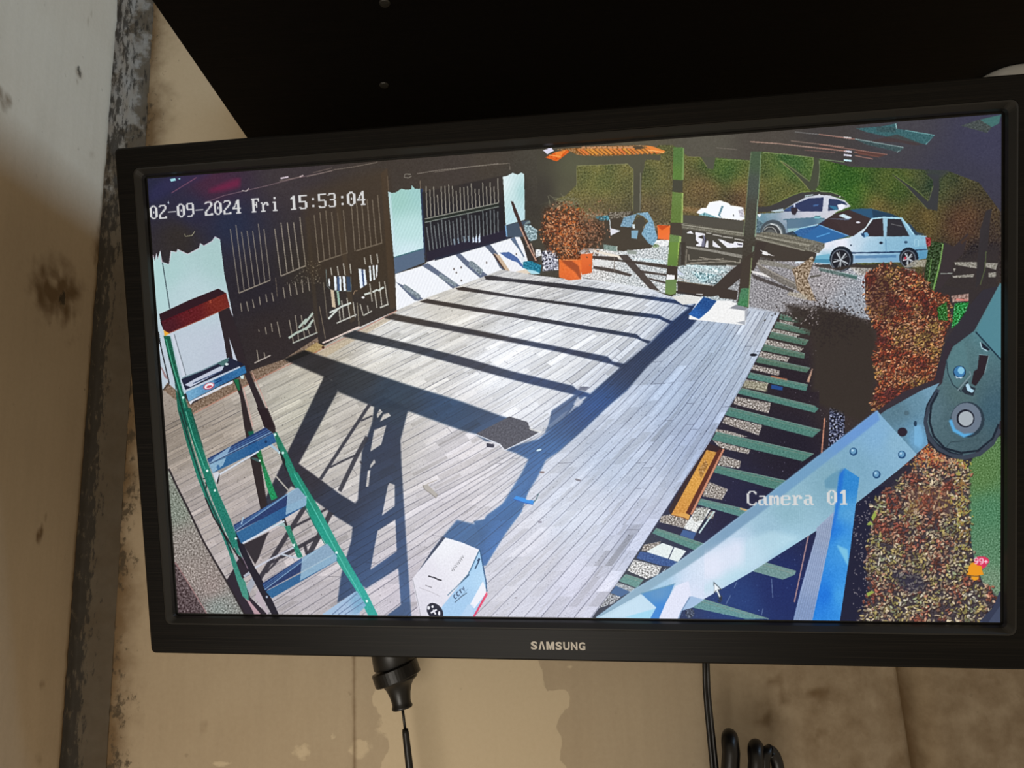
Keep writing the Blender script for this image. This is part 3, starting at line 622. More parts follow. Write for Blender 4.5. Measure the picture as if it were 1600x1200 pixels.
# boards of the porch roof, top right
L(k(420,325,800,352,1580,440), 1.8, (176,140,124), .85); L(k(930,315,1600,392), 1.4, (150,124,112), .8); L(k(980,202,1600,268), 1.4, (140,140,140), .6); L(k(0,400,260,425), 1.2, (130,120,110), .6); L(k(1100,430,1480,462), 1.2, (140,100,90), .7)
k = lambda *v: K(1280, 160, *v)
P(k(310,212,520,196,648,170,650,214,720,228,965,270,890,346,700,312,400,244), (54,98,104), nz=6); P(k(480,200,640,200,640,245,480,240), (52,76,80), .7, nz=6); L(k(720,228,965,270,890,346), 1.3, (110,170,172)); L(k(640,172,648,214), 1.3, (150,190,190))
P(k(290,298,710,372,670,412,400,348), (60,82,86), nz=6); L(k(300,300,710,372,650,412), 1.3, (140,165,165)); P(k(420,320,650,262,880,350,780,352,680,330), (70,54,54), .7)
for y, c in ((291,(225,235,245)),(404,(215,215,230)),(437,(215,215,230)),(480,(190,230,240))): L(k(208,y-3,272,y+4), 2.8, c)
for v in ((0,262,300,302),(0,345,570,432),(0,375,230,402),(290,410,500,452),(300,440,450,468)): L(k(*v), 1.5, (176,120,104), .8)
P(k(570,432,300,395,330,430,490,455), (100,60,52), .7)
P(k(1180,190,1330,140,1515,98,1500,170,1440,202,1400,250), (70,80,74), .8, nz=10); P(k(1340,140,1515,98,1500,170,1440,202), (60,116,114), .8)

# --- ground under the bare joists
P([(1219,487),(1300,488),(1362,500),(1366,640),(1370,700),(1345,972),(905,972),(967,908),(1042,794),(1108,692),(1160,603)], [(1230,500,54,44,44),(1330,540,62,50,46),(1330,640,54,44,44),(1240,600,34,26,38),(1230,700,24,20,40),(1150,800,22,24,60),(1220,920,18,38,100),(1320,900,28,30,66),(1150,940,24,56,120),(1000,900,40,50,70)], nz=1.5)
P(K(1020,380,1180,560,1330,575,1600,600,1600,1240,1320,1240,1330,1030,1330,760,1240,640), (53,45,41), feather=6)
r = mask_of([(1219,487),(1362,500),(1366,640),(1345,972),(930,972),(1108,692)]); sl, m = r
pic[sl] += (m*np.clip(MID3[sl]-2.5, 0, 1)*140)[..., None]
def joist(p, c=(72,116,106)):
    p = np.array(p).reshape(-1, 2); P(p, c, nz=6)
    L(p[:2], 1.4, (118,146,136), .9); L(p[:2]*.75+p[-1:-3:-1]*.25, 1.1, (160,140,120), .35)
gv = (150,142,136)
k = lambda *v: K(1020, 380, *v)
for v in ((1060,640,1180,660,1160,700,1050,670),(1000,710,1230,760,1200,790,985,735),(950,800,1260,870,1230,905,930,840),(900,900,1140,950,1120,990,880,945),(830,1010,1060,1060,1050,1105,820,1050)): P(k(*v), gv, nz=40, tex=MID3)
for v in ((1065,592,1258,625,1240,668,1052,632),(1030,655,1315,725,1312,766,1008,704),(985,738,1300,808,1270,852,968,786),(930,842,1268,920,1262,962,908,892),(880,948,1312,1040,1282,1078,858,992)): joist(k(*v), (76,112,96))
k = lambda *v: K(1020, 580, *v)
for v in ((770,66,965,96,940,172,756,130),(690,210,985,265,965,352,672,272),(600,376,912,450,882,535,580,430),(520,480,640,500,790,545,700,560,520,520),(500,575,815,655,795,692,560,640),(575,700,735,750,722,812,540,785),(450,915,625,985,575,1075,415,1045),(345,1140,520,1170,500,1230,330,1230)): P(k(*v), gv, nz=42, tex=MID3)
P(k(700,70,960,100,955,172,740,140), (150,150,110), .4)
P(k(990,110,1085,130,1080,160,985,145), (24,70,140))
for v in ((810,12,1292,112,1278,166,788,56),(740,142,1350,290,1382,312,1350,346,706,186),(640,300,1400,490,1330,552,602,366),(530,506,1340,690,1250,752,492,572),(530,788,1140,920,1040,992,502,842)): joist(k(*v), (74,126,116))
L(k(985,42,1120,70), 2.4, (196,120,84), .8)
L(k(1432,390,1405,690), 2.2, (196,128,100)); P(k(1482,70,1590,82,1600,560,1462,645), (56,62,90), nz=64, tex=MID2); P(k(1290,60,1330,0,1300,100), (196,150,120)); L(k(1330,-20,1285,90), 2.2, (190,150,130), .8)
k = lambda *v: K(920, 760, *v)
joist(k(930,105,1345,200,1290,262,905,152), (84,136,132)); L(k(1260,185,1340,210), 2.2, (214,166,104))
P(k(600,250,700,230,830,285,790,350,590,300), gv, nz=42, tex=MID3); P(k(590,300,790,352,760,412,550,355), (24,28,64))
P(k(900,180,1015,190,895,388,788,350), (226,230,230), nz=20); P(k(900,170,1000,180,960,280,880,300,860,260), (150,148,140), .7, nz=50, tex=MID3); P(k(785,362,895,388,868,445,758,410), (56,92,150)); L(k(1045,208,918,392), 2.6, (190,215,215)); L(k(1015,200,900,380), 1.6, (30,40,60))
joist(k(560,350,965,482,905,545,528,392), (84,136,130))
P(k(450,490,600,460,560,545,440,540), gv, nz=40, tex=MID3); P(k(560,500,612,474,812,540,742,632,478,548), (226,236,236), nz=4); L(k(708,508,648,640,590,740), 1.5, (50,60,90)); P(k(425,545,500,555,640,600,735,632,690,672,590,660,395,602), (44,82,146), nz=8)
P(k(375,612,605,672,575,740,480,775,320,705), (196,196,196), nz=56, tex=MID3); P(k(600,730,650,670,620,720), (226,236,236))
joist(k(305,735,455,782,400,850,248,792), (96,146,142)); P(k(230,800,395,855,330,890,215,840), (190,196,200), .8, nz=30); P(k(225,832,345,882,265,925,180,890), (60,100,150)); P(k(170,890,265,925,200,980,80,1020), (170,172,176), .8, nz=50, tex=MID3)
joist(k(950,942,1495,1106,1300,1106,860,1012), (96,146,150))
for v in ((1180,910,1140,985),(1450,1020,1435,1080),(1520,770,1530,930),(1230,800,1210,850)): L(k(*v), 1.3, (110,130,170), .7)
EL(*k(840,1060)[0], 7, 8, (70,80,100), .8, nz=30)
joist(K(1100,720,510,850,765,922,755,952,655,992,400,922), (110,146,146)); L(K(1100,720,868,625,820,850,750,1180), 2, (170,130,130))
show('pictured_timber_channel')
# timber channel of orange wood
k = lambda *v: K(1020, 580, *v)
P(k(425,620,460,600,575,640,600,652,330,1195,150,1200,130,1160), (44,24,34)); P(k(448,655,532,676,312,1170,270,1192,150,1200), [(1100,710,206,146,64),(1080,750,222,160,70),(1055,800,214,148,66)], nz=8)
P(k(380,820,440,740,460,780,400,900), (150,110,70), .6, nz=30); P(k(532,672,572,640,562,690,305,1192,272,1186), (92,44,36)); L(k(590,650,318,1195), 3.2, (206,136,104))
P(K(920,760,690,235,800,222,845,240,830,285,800,262), (224,164,80)); L(K(920,760,700,240,800,265,825,282), 1.4, (150,90,40))

show()
# --- deck
DK = [(258,736),(255,609),(300,646),(400,596),(449,569),(490,550),(520,533),(560,512),(620,485),(656,469),(709,450),(756,432),(784,421),(840,430),(895,437),(910,434),(1012,450),(1045,462),(1090,470),(1175,479),(1219,488),(1211,504),(1185,556),(1160,603),(1125,661),(1108,692),(1042,794),(1019,829),(991,872),(967,908),(920,972),(385,972),(354,908),(333,872),(316,842),(296,799),(277,760)]
show('pictured_deck')
P(DK, [(270,680,150,138,126),(330,680,172,160,148),(330,780,178,168,164),(400,840,182,172,172),(480,930,186,180,186),(470,640,190,186,172),(560,660,186,180,172),(600,600,224,222,216),(500,560,196,188,172),(640,530,228,228,226),(700,480,216,212,204),(840,450,212,212,212),
    (850,520,234,238,244),(950,480,222,226,232),(800,580,238,242,250),(720,720,220,216,222),(700,800,206,202,210),(820,870,206,208,222),(900,800,208,216,234),(960,720,188,202,226),(1060,620,172,190,218),(1120,540,176,194,218),(1180,500,190,200,216),(900,930,204,206,226),(1000,840,184,192,216),(1090,690,166,182,212),(640,930,200,194,206),(600,700,196,192,190)], nz=2)
show()
GA = [(784,421),(709,450),(620,485),(520,535),(400,596),(300,646),(240,676)]
GB = [(930,440),(850,470),(750,512),(650,560),(550,610),(450,660),(350,712),(245,768)]
GC = [(1010,456),(940,497),(860,540),(760,595),(640,660),(520,725),(400,790),(280,856)]
GD = [(1075,470),(1050,495),(1000,545),(930,612),(840,680),(740,738),(637,791),(520,858),(420,918),(320,978)]
GE = [(1094,495),(1044,542),(1012,572),(950,635),(873,706),(780,785),(690,855),(600,915),(505,978)]
GF = [(1165,485),(1115,560),(1050,645),(960,745),(870,838),(790,915),(725,980)]
GH = [(1219,488),(1185,556),(1125,661),(1042,794),(967,908),(912,980)]
G = [resample(g, 60) for g in (GA, GB, GC, GD, GE, GF, GH)]
curves = []
for g0, g1, n in zip(G[:-1], G[1:], (13, 12, 10, 8, 6, 7)):
    for i in range(n): curves.append(g0+(g1-g0)*i/n)
curves.append(G[-1])
dslice, dmask = mask_of(DK)
keep = pic.copy()
for i, (a, b) in enumerate(zip(curves[:-1], curves[1:])):    # board tone, weathered streaks and butt joints
    f0 = RNG.normal(1, .022); t = 0
    while t < 59:
        c = min(59, t+int(RNG.integers(2, 7))); f = f0*RNG.normal(1, .03 if i > 30 else .045)
        u0, u1 = sorted(RNG.uniform(0, 1, 2)); q0, q1 = a+(b-a)*u0, a+(b-a)*u1
        P(np.vstack([a[t:c+1], b[t:c+1][::-1]]), (f, f, f), .9, mul=True)
        f = RNG.normal(.98, .07); P(np.vstack([q0[t:c+1], q1[t:c+1][::-1]]), (f, f*.995, f*.985), .8, mul=True)
        t = c
    for c in RNG.integers(4, 56, 2):
        if i > 14 and RNG.random() < .6: L([a[c], b[c]], .9, (.62,.62,.66), .8, mul=True)
for i, c in enumerate(curves):
    t = 0
    while t < 59:
        e = min(59, t+int(RNG.integers(3, 9))); far = np.clip((35-i)/22, 0, 1)
        L(c[t:e+1], .75+.3*(i > 30)+.2*RNG.random(), (.44,.45,.52), np.clip(RNG.normal(.54-.26*far, .09+.15*far), 0, .95), mul=True)
        t = e
# long grain
g = np.zeros((PH, PW), np.float32)
tang = np.array((-.86, .50))
gr = unit(sum(np.roll(WN2, (int(t*tang[1]*3), int(t*tang[0]*3)), (0, 1)) for t in range(-6, 7)))
sl = dslice; pic[sl] *= (1+gr[sl]*.05*dmask)[..., None]
pic[sl] += (dmask*np.clip(-MID3[sl]-1.9, 0, 1.2)*-60)[..., None]
full = np.zeros((PH, PW), np.float32); full[dslice] = dmask
pic[:] = pic*full[..., None]+keep*(1-full[..., None])
deck_clean = pic.copy()
# boards at the foot of the doors, worn edge along the wall
k = lambda *v: K(420, 400, *v)
P([(255,609),(300,646),(400,596),(449,569),(490,550),(500,543),(497,527),(443,562),(394,579),(300,632),(262,598)], (128,106,88), nz=14)
P(k(400,720,470,752,390,812,300,785), (172,146,96), nz=8); L(k(450,726,560,680,760,588), 2.6, (226,204,194)); L(k(-650,1330,-110,1040,180,900,400,800,700,650,1070,455), 1.5, (196,120,96), .75)
P(k(395,815,1060,470,1075,500,760,680,480,840), (190,166,130), .5, nz=10)
EL(*k(455,762)[0], 2, 2.2, (60,30,24))
# --- cast shadows on the deck
SH = [(500,560,40,38,42),(560,580,40,46,54),(620,620,34,52,72),(700,640,34,64,100),(480,740,40,38,52),(540,790,36,48,74),(590,840,40,68,112),(610,930,56,90,140),(600,700,36,50,78),(760,500,50,44,46),(700,450,54,44,40),(640,480,54,46,42),(860,470,42,40,46),
      (960,480,38,42,52),(740,560,48,52,68),(860,590,38,56,94),(900,540,40,48,72),(960,560,38,54,88),(1050,500,30,52,96),(940,640,32,74,138),(860,720,46,96,158),(810,800,50,106,170),(740,830,48,94,148),(780,850,56,110,178)]
def S(p, f=1.2, a=.96):
    r = mask_of(p)
    if r is None: return
    sl, m = r
    m = (soften(m, f)*a)[..., None]; g = (deck_clean[sl].mean(2)/205)[..., None]
    pic[sl] = pic[sl]*(1-m)+idw(SH, xx[sl], yy[sl])*np.clip(.25+.75*g, .3, 1.2)*m
full_before = pic.copy()
S([(757,431),(768,430),(800,435),(880,443),(961,454),(1061,469),(1068,475),(1088,479),(1086,483),(1055,474),(963,460),(860,448),(800,440),(760,437)], .5)
S([(712,450),(724,448),(806,462),(900,474),(963,483),(1030,492),(1039,497),(1053,502),(1047,506),(1030,498),(961,490),(900,479),(800,465),(716,453)], .6)
S([(656,471),(668,467),(748,480.5),(800,489),(900,506),(995,522),(1003,529),(1018,533),(1013,537),(993,528),(899,512),(800,495.5),(742,486.5),(658,472)], .8)
S([(600,496),(615,490),(746,516),(800,527),(875,542),(950,557),(958,565),(980,569),(970,575),(955,569),(875,550),(800,535),(742,524),(604,498)], 1)
S([(536,524),(555,516),(640,537),(720,557),(800,580),(896,603),(901,608),(918,614),(925,618),(921,621),(898,617),(800,593),(720,571),(640,549),(536,526)], 1.2)
S([(443,562),(476,547),(514,560),(630,599),(720,627),(783,650),(800,655),(800,690),(760,690),(742,678),(720,672),(637,642),(578,633),(528,612),(518,594)], 1.6)
BL = [(1087,473),(1051,501),(1016,535),(974,570),(931,608),(905,632),(868,664),(842,686),(800,698),(790,703),(806,708),(826,718),(815,740),(800,764),(784,790),(769,812),(757,812),(752,822),(714,813),(692,839),(673,864),(690,880),(759,884),(787,833),(808,797),(831,760),(841,744),(853,719),(873,706),(914,670),(950,635),(980,610),(1012,572),(1044,542),(1079,512),(1093,495)]
S(BL, 1.6)
S([(922,614),(898,617),(875,633),(862,642),(857,664),(851,677),(866,668),(884,652),(893,640),(900,630)], 1.2, .82)
P([(846,664),(860,668),(882,652),(890,640),(880,646),(858,664)], (170,180,204), .35, feather=1)
S([(740,815),(757,812),(760,806),(830,755),(815,800),(790,834),(759,884),(745,885),(750,840)], 1.2)
P([(903,620),(912,628),(904,636),(896,632)], (200,206,220), .8, feather=1)
# ladder shadow, an A frame with rungs
S([(508,586),(526,600),(528,612),(467,725),(500,749),(532,773),(555,787),(559,783),(564,729),(566,705),(574,683),(582,660),(585,636),(578,633),(600,620),(640,640),(637,645),(626,688),(628,735),(634,834),(643,972),(590,972),(606,961),(626,946),(622,889),(572,920),(548,905),(559,924),(527,943),(533,899),(549,845),(551,824),(519,804),(510,796),(484,777),(455,760),(435,790),(405,800),(450,706)], 1)
for v in ((589,648,594,639,598,644,590,654),(607,645,611,650,594,659,599,648),(585,672,604,665,596,695,579,706),(585,718,587,723,578,733,579,727),(579,735,576,761,572,761,575,736),
          (609,755,617,758,617,791,597,806,606,760),(618,812,620,862,579,891,585,856,590,830),(574,921,622,889,626,946,606,961,590,965,574,934)):
    r = mask_of(v); sl, m = r; m = soften(m, .7)[..., None]; pic[sl] = pic[sl]*(1-m)+deck_clean[sl]*m
k = lambda *v: K(420, 560, *v)
dk = (42,44,58)
for v, w in (((842,385,640,690,430,1010),5),((822,655,740,800,590,1110),6.5),((510,912,620,855,745,800),3),((862,480,770,522),2.4),((760,860,780,880),3)): L(k(*v), w, dk, .9, feather=.5)
k = lambda *v: K(260, 760, *v)
for v, w in (((1160,165,980,450,770,785),7),((1372,218,1270,420,1180,585),8),((1335,190,1180,280,1055,345),3.6),((1265,420,1120,500,955,595),5.6),((1150,480,1172,570),5),((930,620,830,725),3),((960,590,880,640),4)): L(k(*v), w, (44,42,54), .92, feather=.5)
P(k(860,380,640,490,740,655,770,600,835,420), (46,40,48), feather=.5)
P(k(500,790,560,690,600,600,640,560,720,690,690,745,640,770,700,930,830,1060,850,1130,660,1130), (40,32,46)); P(k(560,690,580,600,560,540,530,520,545,700), (150,140,146), .0)
P(k(570,590,590,570,612,600,580,640), (176,168,176)); P(k(640,748,690,712,700,735,650,765), (170,176,190)); P(k(665,840,715,760,745,800,690,900), (160,166,180)); P(k(735,930,770,850,850,1060,860,1100), (186,172,182)); P(k(628,895,650,905,780,1070,770,1110), (196,152,164)); P(k(640,900,830,1120,760,1120), (186,150,160), .9)
# gravel strip at left
P([(255,732),(266,736),(277,762),(296,800),(316,843),(333,873),(354,909),(387,972),(262,972)], [(270,800,128,140,126),(290,850,150,140,134),(300,900,160,146,140),(330,920,158,140,136),(340,950,138,150,146),(270,930,104,84,84),(290,960,84,66,70)], nz=24, tex=MID3)
P([(255,732),(266,736),(277,762),(296,800),(316,843),(333,873),(354,909),(387,972),(262,972)], (120,116,110), .25, nz=50, tex=MID2)
P([(268,874),(275,880),(296,915),(330,972),(262,972)], (78,62,66), .8, nz=22, tex=MID2); L([(274,880),(296,915),(328,968)], 1.6, (170,120,120), .7)
L([(264,733),(278,764),(297,802),(317,845),(334,875),(355,911),(390,975)], 3, (36,30,36), .9)
# mat / board, bits on the deck
k = lambda *v: K(680, 560, *v)
P(k(620,485,770,530,790,580,870,612,740,690,585,765,545,715,430,670,335,632), (76,78,92), nz=7); L(k(335,632,430,672,540,718,580,768,760,680,885,618), 1.6, (220,226,238), .9); P(k(430,708,495,718,490,745,430,740), (40,44,70)); P(k(780,580,900,612,880,622,800,600), (236,236,232), .8)
EL(*k(865,765)[0], 4.4, 1.6, (200,226,240), rot=-.3); EL(*k(890,950)[0], 4, 1.8, (120,96,96), .8); EL(*k(1190,1015)[0], 5, 1.8, (110,104,116), .8, rot=.3)
P(k(1210,235,1290,235,1250,270,1190,265), (60,66,90), .7, feather=1)
k = lambda *v: K(420, 560, *v)
P(k(1280,1060,1320,1050,1410,1140,1395,1165,1340,1120,1290,1085), (178,172,166)); L(k(1285,1060,1300,1095,1345,1125,1395,1165,1405,1140), 1.1, (120,114,110), .8); L(k(1320,1050,1400,1015), 1.2, (170,160,150), .8)
k = lambda *v: K(600, 760, *v)
P(k(1078,105,1102,82,1172,100,1192,115,1258,120,1242,152,1180,140), (26,140,236)); L(k(1290,60,1268,110,1245,140), 1.4, (70,110,120)); L(k(1080,108,1180,142,1242,153), 1.2, (10,80,180))
EL(*k(1300,300)[0], 3.2, 2, (130,126,146), .7); EL(*k(1100,932)[0], 2, 1, (110,100,110), .8)
P([(1100,440),(1180,400),(1300,420),(1345,440),(1362,540),(1320,512),(1219,490),(1165,480)], (128,124,126), .34, nz=40, tex=MID2)
P([(1226,474),(1262,478),(1310,486),(1350,500),(1362,560),(1290,540),(1240,500)], (54,46,42), .9, feather=5)
for i in range(420): EL(1282+RNG.normal(0,28), 492+RNG.normal(0,9), RNG.uniform(.8,2.6), .9, (54,46,42) if RNG.random() > .25 else (160,150,150), .9, rot=RNG.uniform(0,3))
# slab and post feet
k = lambda *v: K(1020, 380, *v)
P(k(160,442,300,425,420,420,370,500,250,512,190,470), (226,226,222), nz=5); P(k(400,450,520,478,645,478,790,540,770,682,300,632,310,585), (242,242,242), nz=3)
P(k(298,592,345,540,425,445,535,480,470,560,388,632), [(1085,490,28,94,178),(1098,475,24,74,140)], nz=6); P(k(700,660,770,680,768,560,800,545,780,640), (150,156,168), .8)
P(k(640,235,760,140,880,-20,960,-10,830,250,720,300,560,432,480,446,400,440,540,330), (62,53,49)); P(k(200,320,560,372,710,395,700,470,560,455,540,420,220,380), (62,52,48)); P(k(190,395,420,432,400,445,190,412), (56,50,50))
P(k(640,540,700,508,795,542,765,560), (136,140,150))
for v in ((890,50,1020,108,940,90),(820,225,1000,265,990,290,830,245)): P(k(*v), (232,228,226), nz=10)
P(k(880,135,960,140,1290,215,1282,250,1100,205,870,170), (136,132,124), nz=10); P(k(860,165,1200,330,1205,392,1080,340,900,235), (118,112,106), nz=12); L(k(862,160,1000,240,1200,345), 1.3, (180,172,160), .8); P(k(830,255,1180,390,1170,410,840,290), (60,52,50), .8)
P(k(1160,215,1230,180,1330,105,1345,140,1290,300,1362,480,1300,475,1205,390,1180,270), (146,126,104), nz=36, tex=MID2); L(k(1310,280,1400,265), 3, (90,86,80)); P(k(1140,400,1300,430,1280,470,1120,430), (170,160,140), .7, nz=30)
EL(*k(840,930)[0], 6, 2.2, (20,24,40))
show('pictured_post')
# posts
k = lambda *v: K(840, 200, *v)
def post(pts, c, side=None):
    P(pts, c, nz=4)
P(k(1200,155,1225,165,1222,430,1205,430), (120,150,86)); P(k(1136,155,1215,160,1205,432,1128,426), [(1060,240,84,120,62),(1060,275,92,128,58)], nz=3)
P(k(1128,428,1215,432,1212,535,1126,530), (70,70,58)); P(k(1126,528,1205,540,1200,790,1112,786), [(1055,300,104,132,66),(1055,340,98,124,58)], nz=3); P(k(1205,535,1218,540,1212,790,1200,790), (160,186,100))
P(k(1110,786,1200,788,1212,885,1105,885), (72,64,54)); P(k(1104,885,1185,896,1172,1150,1086,1140), [(1050,380,108,140,78),(1050,405,100,134,70)], nz=3); P(k(1185,896,1200,905,1180,1150,1170,1150), (168,200,110))
k = lambda *v: K(1020, 380, *v)
P(k(140,-10,215,-10,205,190,124,186), [(1050,390,108,142,64),(1048,412,98,132,60)]); P(k(215,-10,232,-10,220,190,205,190), (170,206,90)); P(k(225,-10,275,-10,262,180,205,195), (58,52,46), .8)
P(k(124,186,210,192,205,305,112,302), (62,52,46)); P(k(118,258,185,265,182,306,115,300), (240,240,244)); P(k(110,304,200,300,195,420,152,432,106,420), [(1045,445,104,134,78),(1048,457,112,142,76)]); L(k(108,422,152,434,196,420), 1.4, (60,60,40))
k = lambda *v: K(1040, 180, *v)
P(k(714,300,802,300,778,700,748,1000,742,1205,636,1205,684,640), [(1180,250,72,92,68),(1176,290,74,82,76),(1172,330,72,70,62),(1165,400,66,60,52)], nz=2.5); L(k(715,310,690,520,682,640,650,1000), 1.2, (130,150,110), .6); L(k(798,305,786,520,776,700), 1.3, (140,170,120), .7); L(k(770,700,748,1010), 1.6, (150,180,150), .8); L(k(735,1090,725,1160), 3, (120,140,120), .8)
k = lambda *v: K(1020, 380, *v)
P(k(750,130,850,60,825,130,808,372,798,540,706,512,728,300), (66,57,50)); P(k(735,375,806,372,790,532,706,514), [(1158,460,74,126,92),(1162,475,66,132,84)], nz=8); L(k(826,120,806,372,796,535), 1.4, (150,170,110), .8)
show()
show('pictured_flowerpot')
# tubs with the red-brown plant
k = lambda *v: K(680, 230, *v)
P(k(1190,890,1315,885,1308,1045,1225,1062), [(920,405,236,108,48),(925,420,222,92,36)]); P(k(1035,932,1200,925,1222,945,1218,1098,1120,1108,1036,1082), [(880,415,236,112,44),(900,425,250,120,52),(890,435,226,100,40)], nz=3)
P(k(1050,940,1130,935,1200,990,1216,1080,1210,1098,1170,1040,1090,980), (140,62,34), .75, feather=1); L(k(1036,932,1120,940,1222,930), 2, (240,140,70)); P(k(1040,900,1210,890,1215,935,1050,938), (150,80,40), nz=30)
show()
P(k(900,520,1030,440,1150,500,1200,600,1400,600,1420,760,1300,850,1220,860,1180,930,1060,930,930,850,880,700), (74,48,34), .75, feather=5, nz=14)
for x, y in zip(RNG.normal(1090, 110, 1500), RNG.normal(690, 125, 1500)):
    if (x-1090)**2/215**2+(y-690)**2/245**2 > 1 or (x < 940 and y < 520): continue
    c = np.array(((200,104,44),(176,116,76),(140,68,36),(214,156,112),(112,62,38),(64,42,36))[RNG.integers(6)])*(.75+.25*(x < 1200))
    EL(*k(x,y)[0], RNG.uniform(1,2.3), RNG.uniform(.7,1.3), c, rot=RNG.uniform(0,3))
for x, y in zip(RNG.normal(1300, 75, 230), RNG.normal(700, 90, 230)): EL(*k(x,y)[0], 1.8, .8, (160,110,80) if RNG.random() > .4 else (84,66,52), rot=RNG.uniform(0,3))
for x in range(26): L(k(1100+RNG.uniform(-140,120),470+RNG.uniform(-60,60),1080+RNG.uniform(-140,130),420+RNG.uniform(-40,100)), .9, (130,126,100), .6)
# --- bush at right
LEAFC = ((120,52,50),(150,58,40),(176,74,44),(198,108,62),(206,140,96),(226,170,124),(200,140,66),(176,138,72))
LOWC = ((150,76,62),(170,100,76),(196,146,116),(176,160,132),(206,190,156),(184,164,100),(160,150,84),(150,160,120),(196,190,170))
def leaves(poly, n, pal, bg, s=(1.4, 2.9), a=.95, thin=1.):
    PICT.setdefault('pictured_bush', []).append(np.asarray(poly, float)); P(poly, bg, nz=8, feather=3)
    p = np.asarray(poly, float); r = mask_of(poly); (sy, sx), m = r
    ys, xs = np.nonzero(m > .5)
    for i in RNG.integers(0, len(ys), n):
        x = (xs[i]+sx.start)/SS+PX0+RNG.normal(0, 3); y = (ys[i]+sy.start)/SS+PY0+RNG.normal(0, 3)
        b = float(BIG[ys[i]+sy.start, xs[i]+sx.start])
        c = np.array(pal[int(np.clip(RNG.normal(len(pal)/2-.5+b*2.1, 1.1), 0, len(pal)-1))])*RNG.uniform(.62, 1.2)
        q = RNG.uniform(0, 3.14); l = RNG.uniform(*s); w = RNG.uniform(.8, 1.45)*thin
        EL(x+.7, y+1.1, l*1.1, w*1.15, (44,28,30), .75, rot=q)
        EL(x, y, l, w, c, a, rot=q)
P(K(1280,340,0,752,120,790,300,840,420,880,470,1000,470,1200,430,1600,350,1700,0,1560), (52,44,40), feather=4)
UB = [(1352,430),(1380,414),(1405,420),(1442,430),(1460,458),(1484,462),(1484,500),(1474,530),(1474,560),(1468,590),(1440,612),(1400,625),(1366,645),(1360,628),(1372,600),(1366,560),(1372,520),(1362,500),(1352,470)]
leaves(UB, 2900, LEAFC, (74,42,36))
P(K(1280,340,420,440,560,470,640,700,620,860,440,800,400,640), (60,30,34), .5, feather=5)
P(K(1280,340,980,750,1060,700,1070,860,990,850), (30,110,40), .9, nz=40, tex=MID3); P(K(1280,340,1130,712,1248,702,1200,840,1100,925), (26,134,58), nz=44, tex=MID3); P(K(1280,340,1100,650,1245,630,1245,690,1110,705), (150,120,110), nz=24); L(K(1280,340,1140,680,1240,688), 2.4, (230,130,120))
P(K(1280,760,300,130,480,0,1230,0,1230,200,700,900,430,1115,150,1115,240,520), (24,27,54))
P([(1508,740),(1520,715),(1563,680),(1563,940),(1540,930),(1518,860)], [(1530,740,86,124,70),(1545,800,74,128,92),(1550,860,84,130,96),(1545,910,110,140,112)], nz=15, tex=MID3)
leaves([(1362,790),(1374,772),(1420,740),(1440,712),(1450,702),(1500,704),(1514,740),(1514,850),(1530,905),(1560,935),(1530,972),(1336,972),(1352,950),(1356,920),(1352,880),(1360,840)], 2700, LOWC, (62,54,62), s=(1.8, 4), thin=1.25)
for i in range(120): EL(1502+RNG.normal(0,7), RNG.uniform(712,860), RNG.uniform(1.5,3.4), 1.2, (170,160,70) if RNG.random() > .5 else (150,110,60), .9, rot=RNG.uniform(0,3))
for i in range(260): EL(1450+RNG.normal(0,26), 712+RNG.normal(0,10)+0, RNG.uniform(1.5,3), 1.1, LEAFC[RNG.integers(8)], .9, rot=RNG.uniform(0,3))
for i in range(500): EL(1300+RNG.normal(0,26), 505+RNG.normal(0,16), RNG.uniform(.8,2.4), .9, (44,36,36), .9, rot=RNG.uniform(0,3))
P(K(1280,760,600,700,820,720,900,850,760,900,640,830), (36,38,66), .55, feather=5); P(K(1280,760,740,0,1080,0,1090,260,860,200,700,300), (170,90,60), .22, feather=5)
for i in range(150): EL(RNG.uniform(1332,1362), RNG.uniform(775,970), RNG.uniform(.7,2), .7, (150,140,140), .8, rot=RNG.uniform(0,3))
for v in ((430,260,460,200,475,240,445,290),(390,320,420,290,450,320,410,325),(390,890,430,870,460,880,400,920)): P(K(1280,760,*v), (150,170,70))
P(K(1280,760,1330,1130,1440,1015,1505,860,1510,1140), (62,72,98)); P(K(1280,760,1330,1120,1440,1010,1505,860,1500,1000,1400,1140), (40,46,70), .6)

show('pictured_hinged_ladder')
# --- near steel hinge and aluminium arm (a stepladder in front of the camera)
k = lambda *v: K(1400, 440, *v, s=8)
P(k(1310,40,1310,240,1230,262,1000,605,860,725,720,815,640,1000,560,1240,470,1240,590,780,720,595,920,290,1080,100,1240,60), (47,44,54))
k = lambda *v: K(1280, 520, *v)
P(k(480,648,700,490,960,388,1010,240,1060,60,1120,120,1060,320,1010,440,840,500,520,705), (52,44,54))
P(k(1060,225,1110,115,1290,-20,1505,-420,1510,700,1480,835,1400,945,1250,1020,1180,1030,1080,1000,950,905,870,752,862,640,900,560,960,470,1020,420), [(1490,560,80,116,122),(1550,500,80,130,140),(1500,620,76,104,108),(1490,650,72,100,110),(1550,640,58,92,108),(1520,690,66,92,102),(1455,640,82,112,124)], nz=3, tex=FINE)
P(k(1310,10,1330,-60,1510,-420,1510,215), (78,132,146)); L(k(1300,-10,1510,222), 2.2, (28,50,66)); P(k(1340,70,1420,138,1395,150,1355,125), (28,34,50)); L(k(1338,75,1352,125,1400,152), 1.8, (170,205,215))
P(k(1090,180,1130,110,1200,60,1230,200,1250,330,1140,470,1080,400,1058,300), (84,128,136), .5, feather=2); L(k(1056,230,1070,340,1110,430,1180,490), 1.6, (40,58,70))
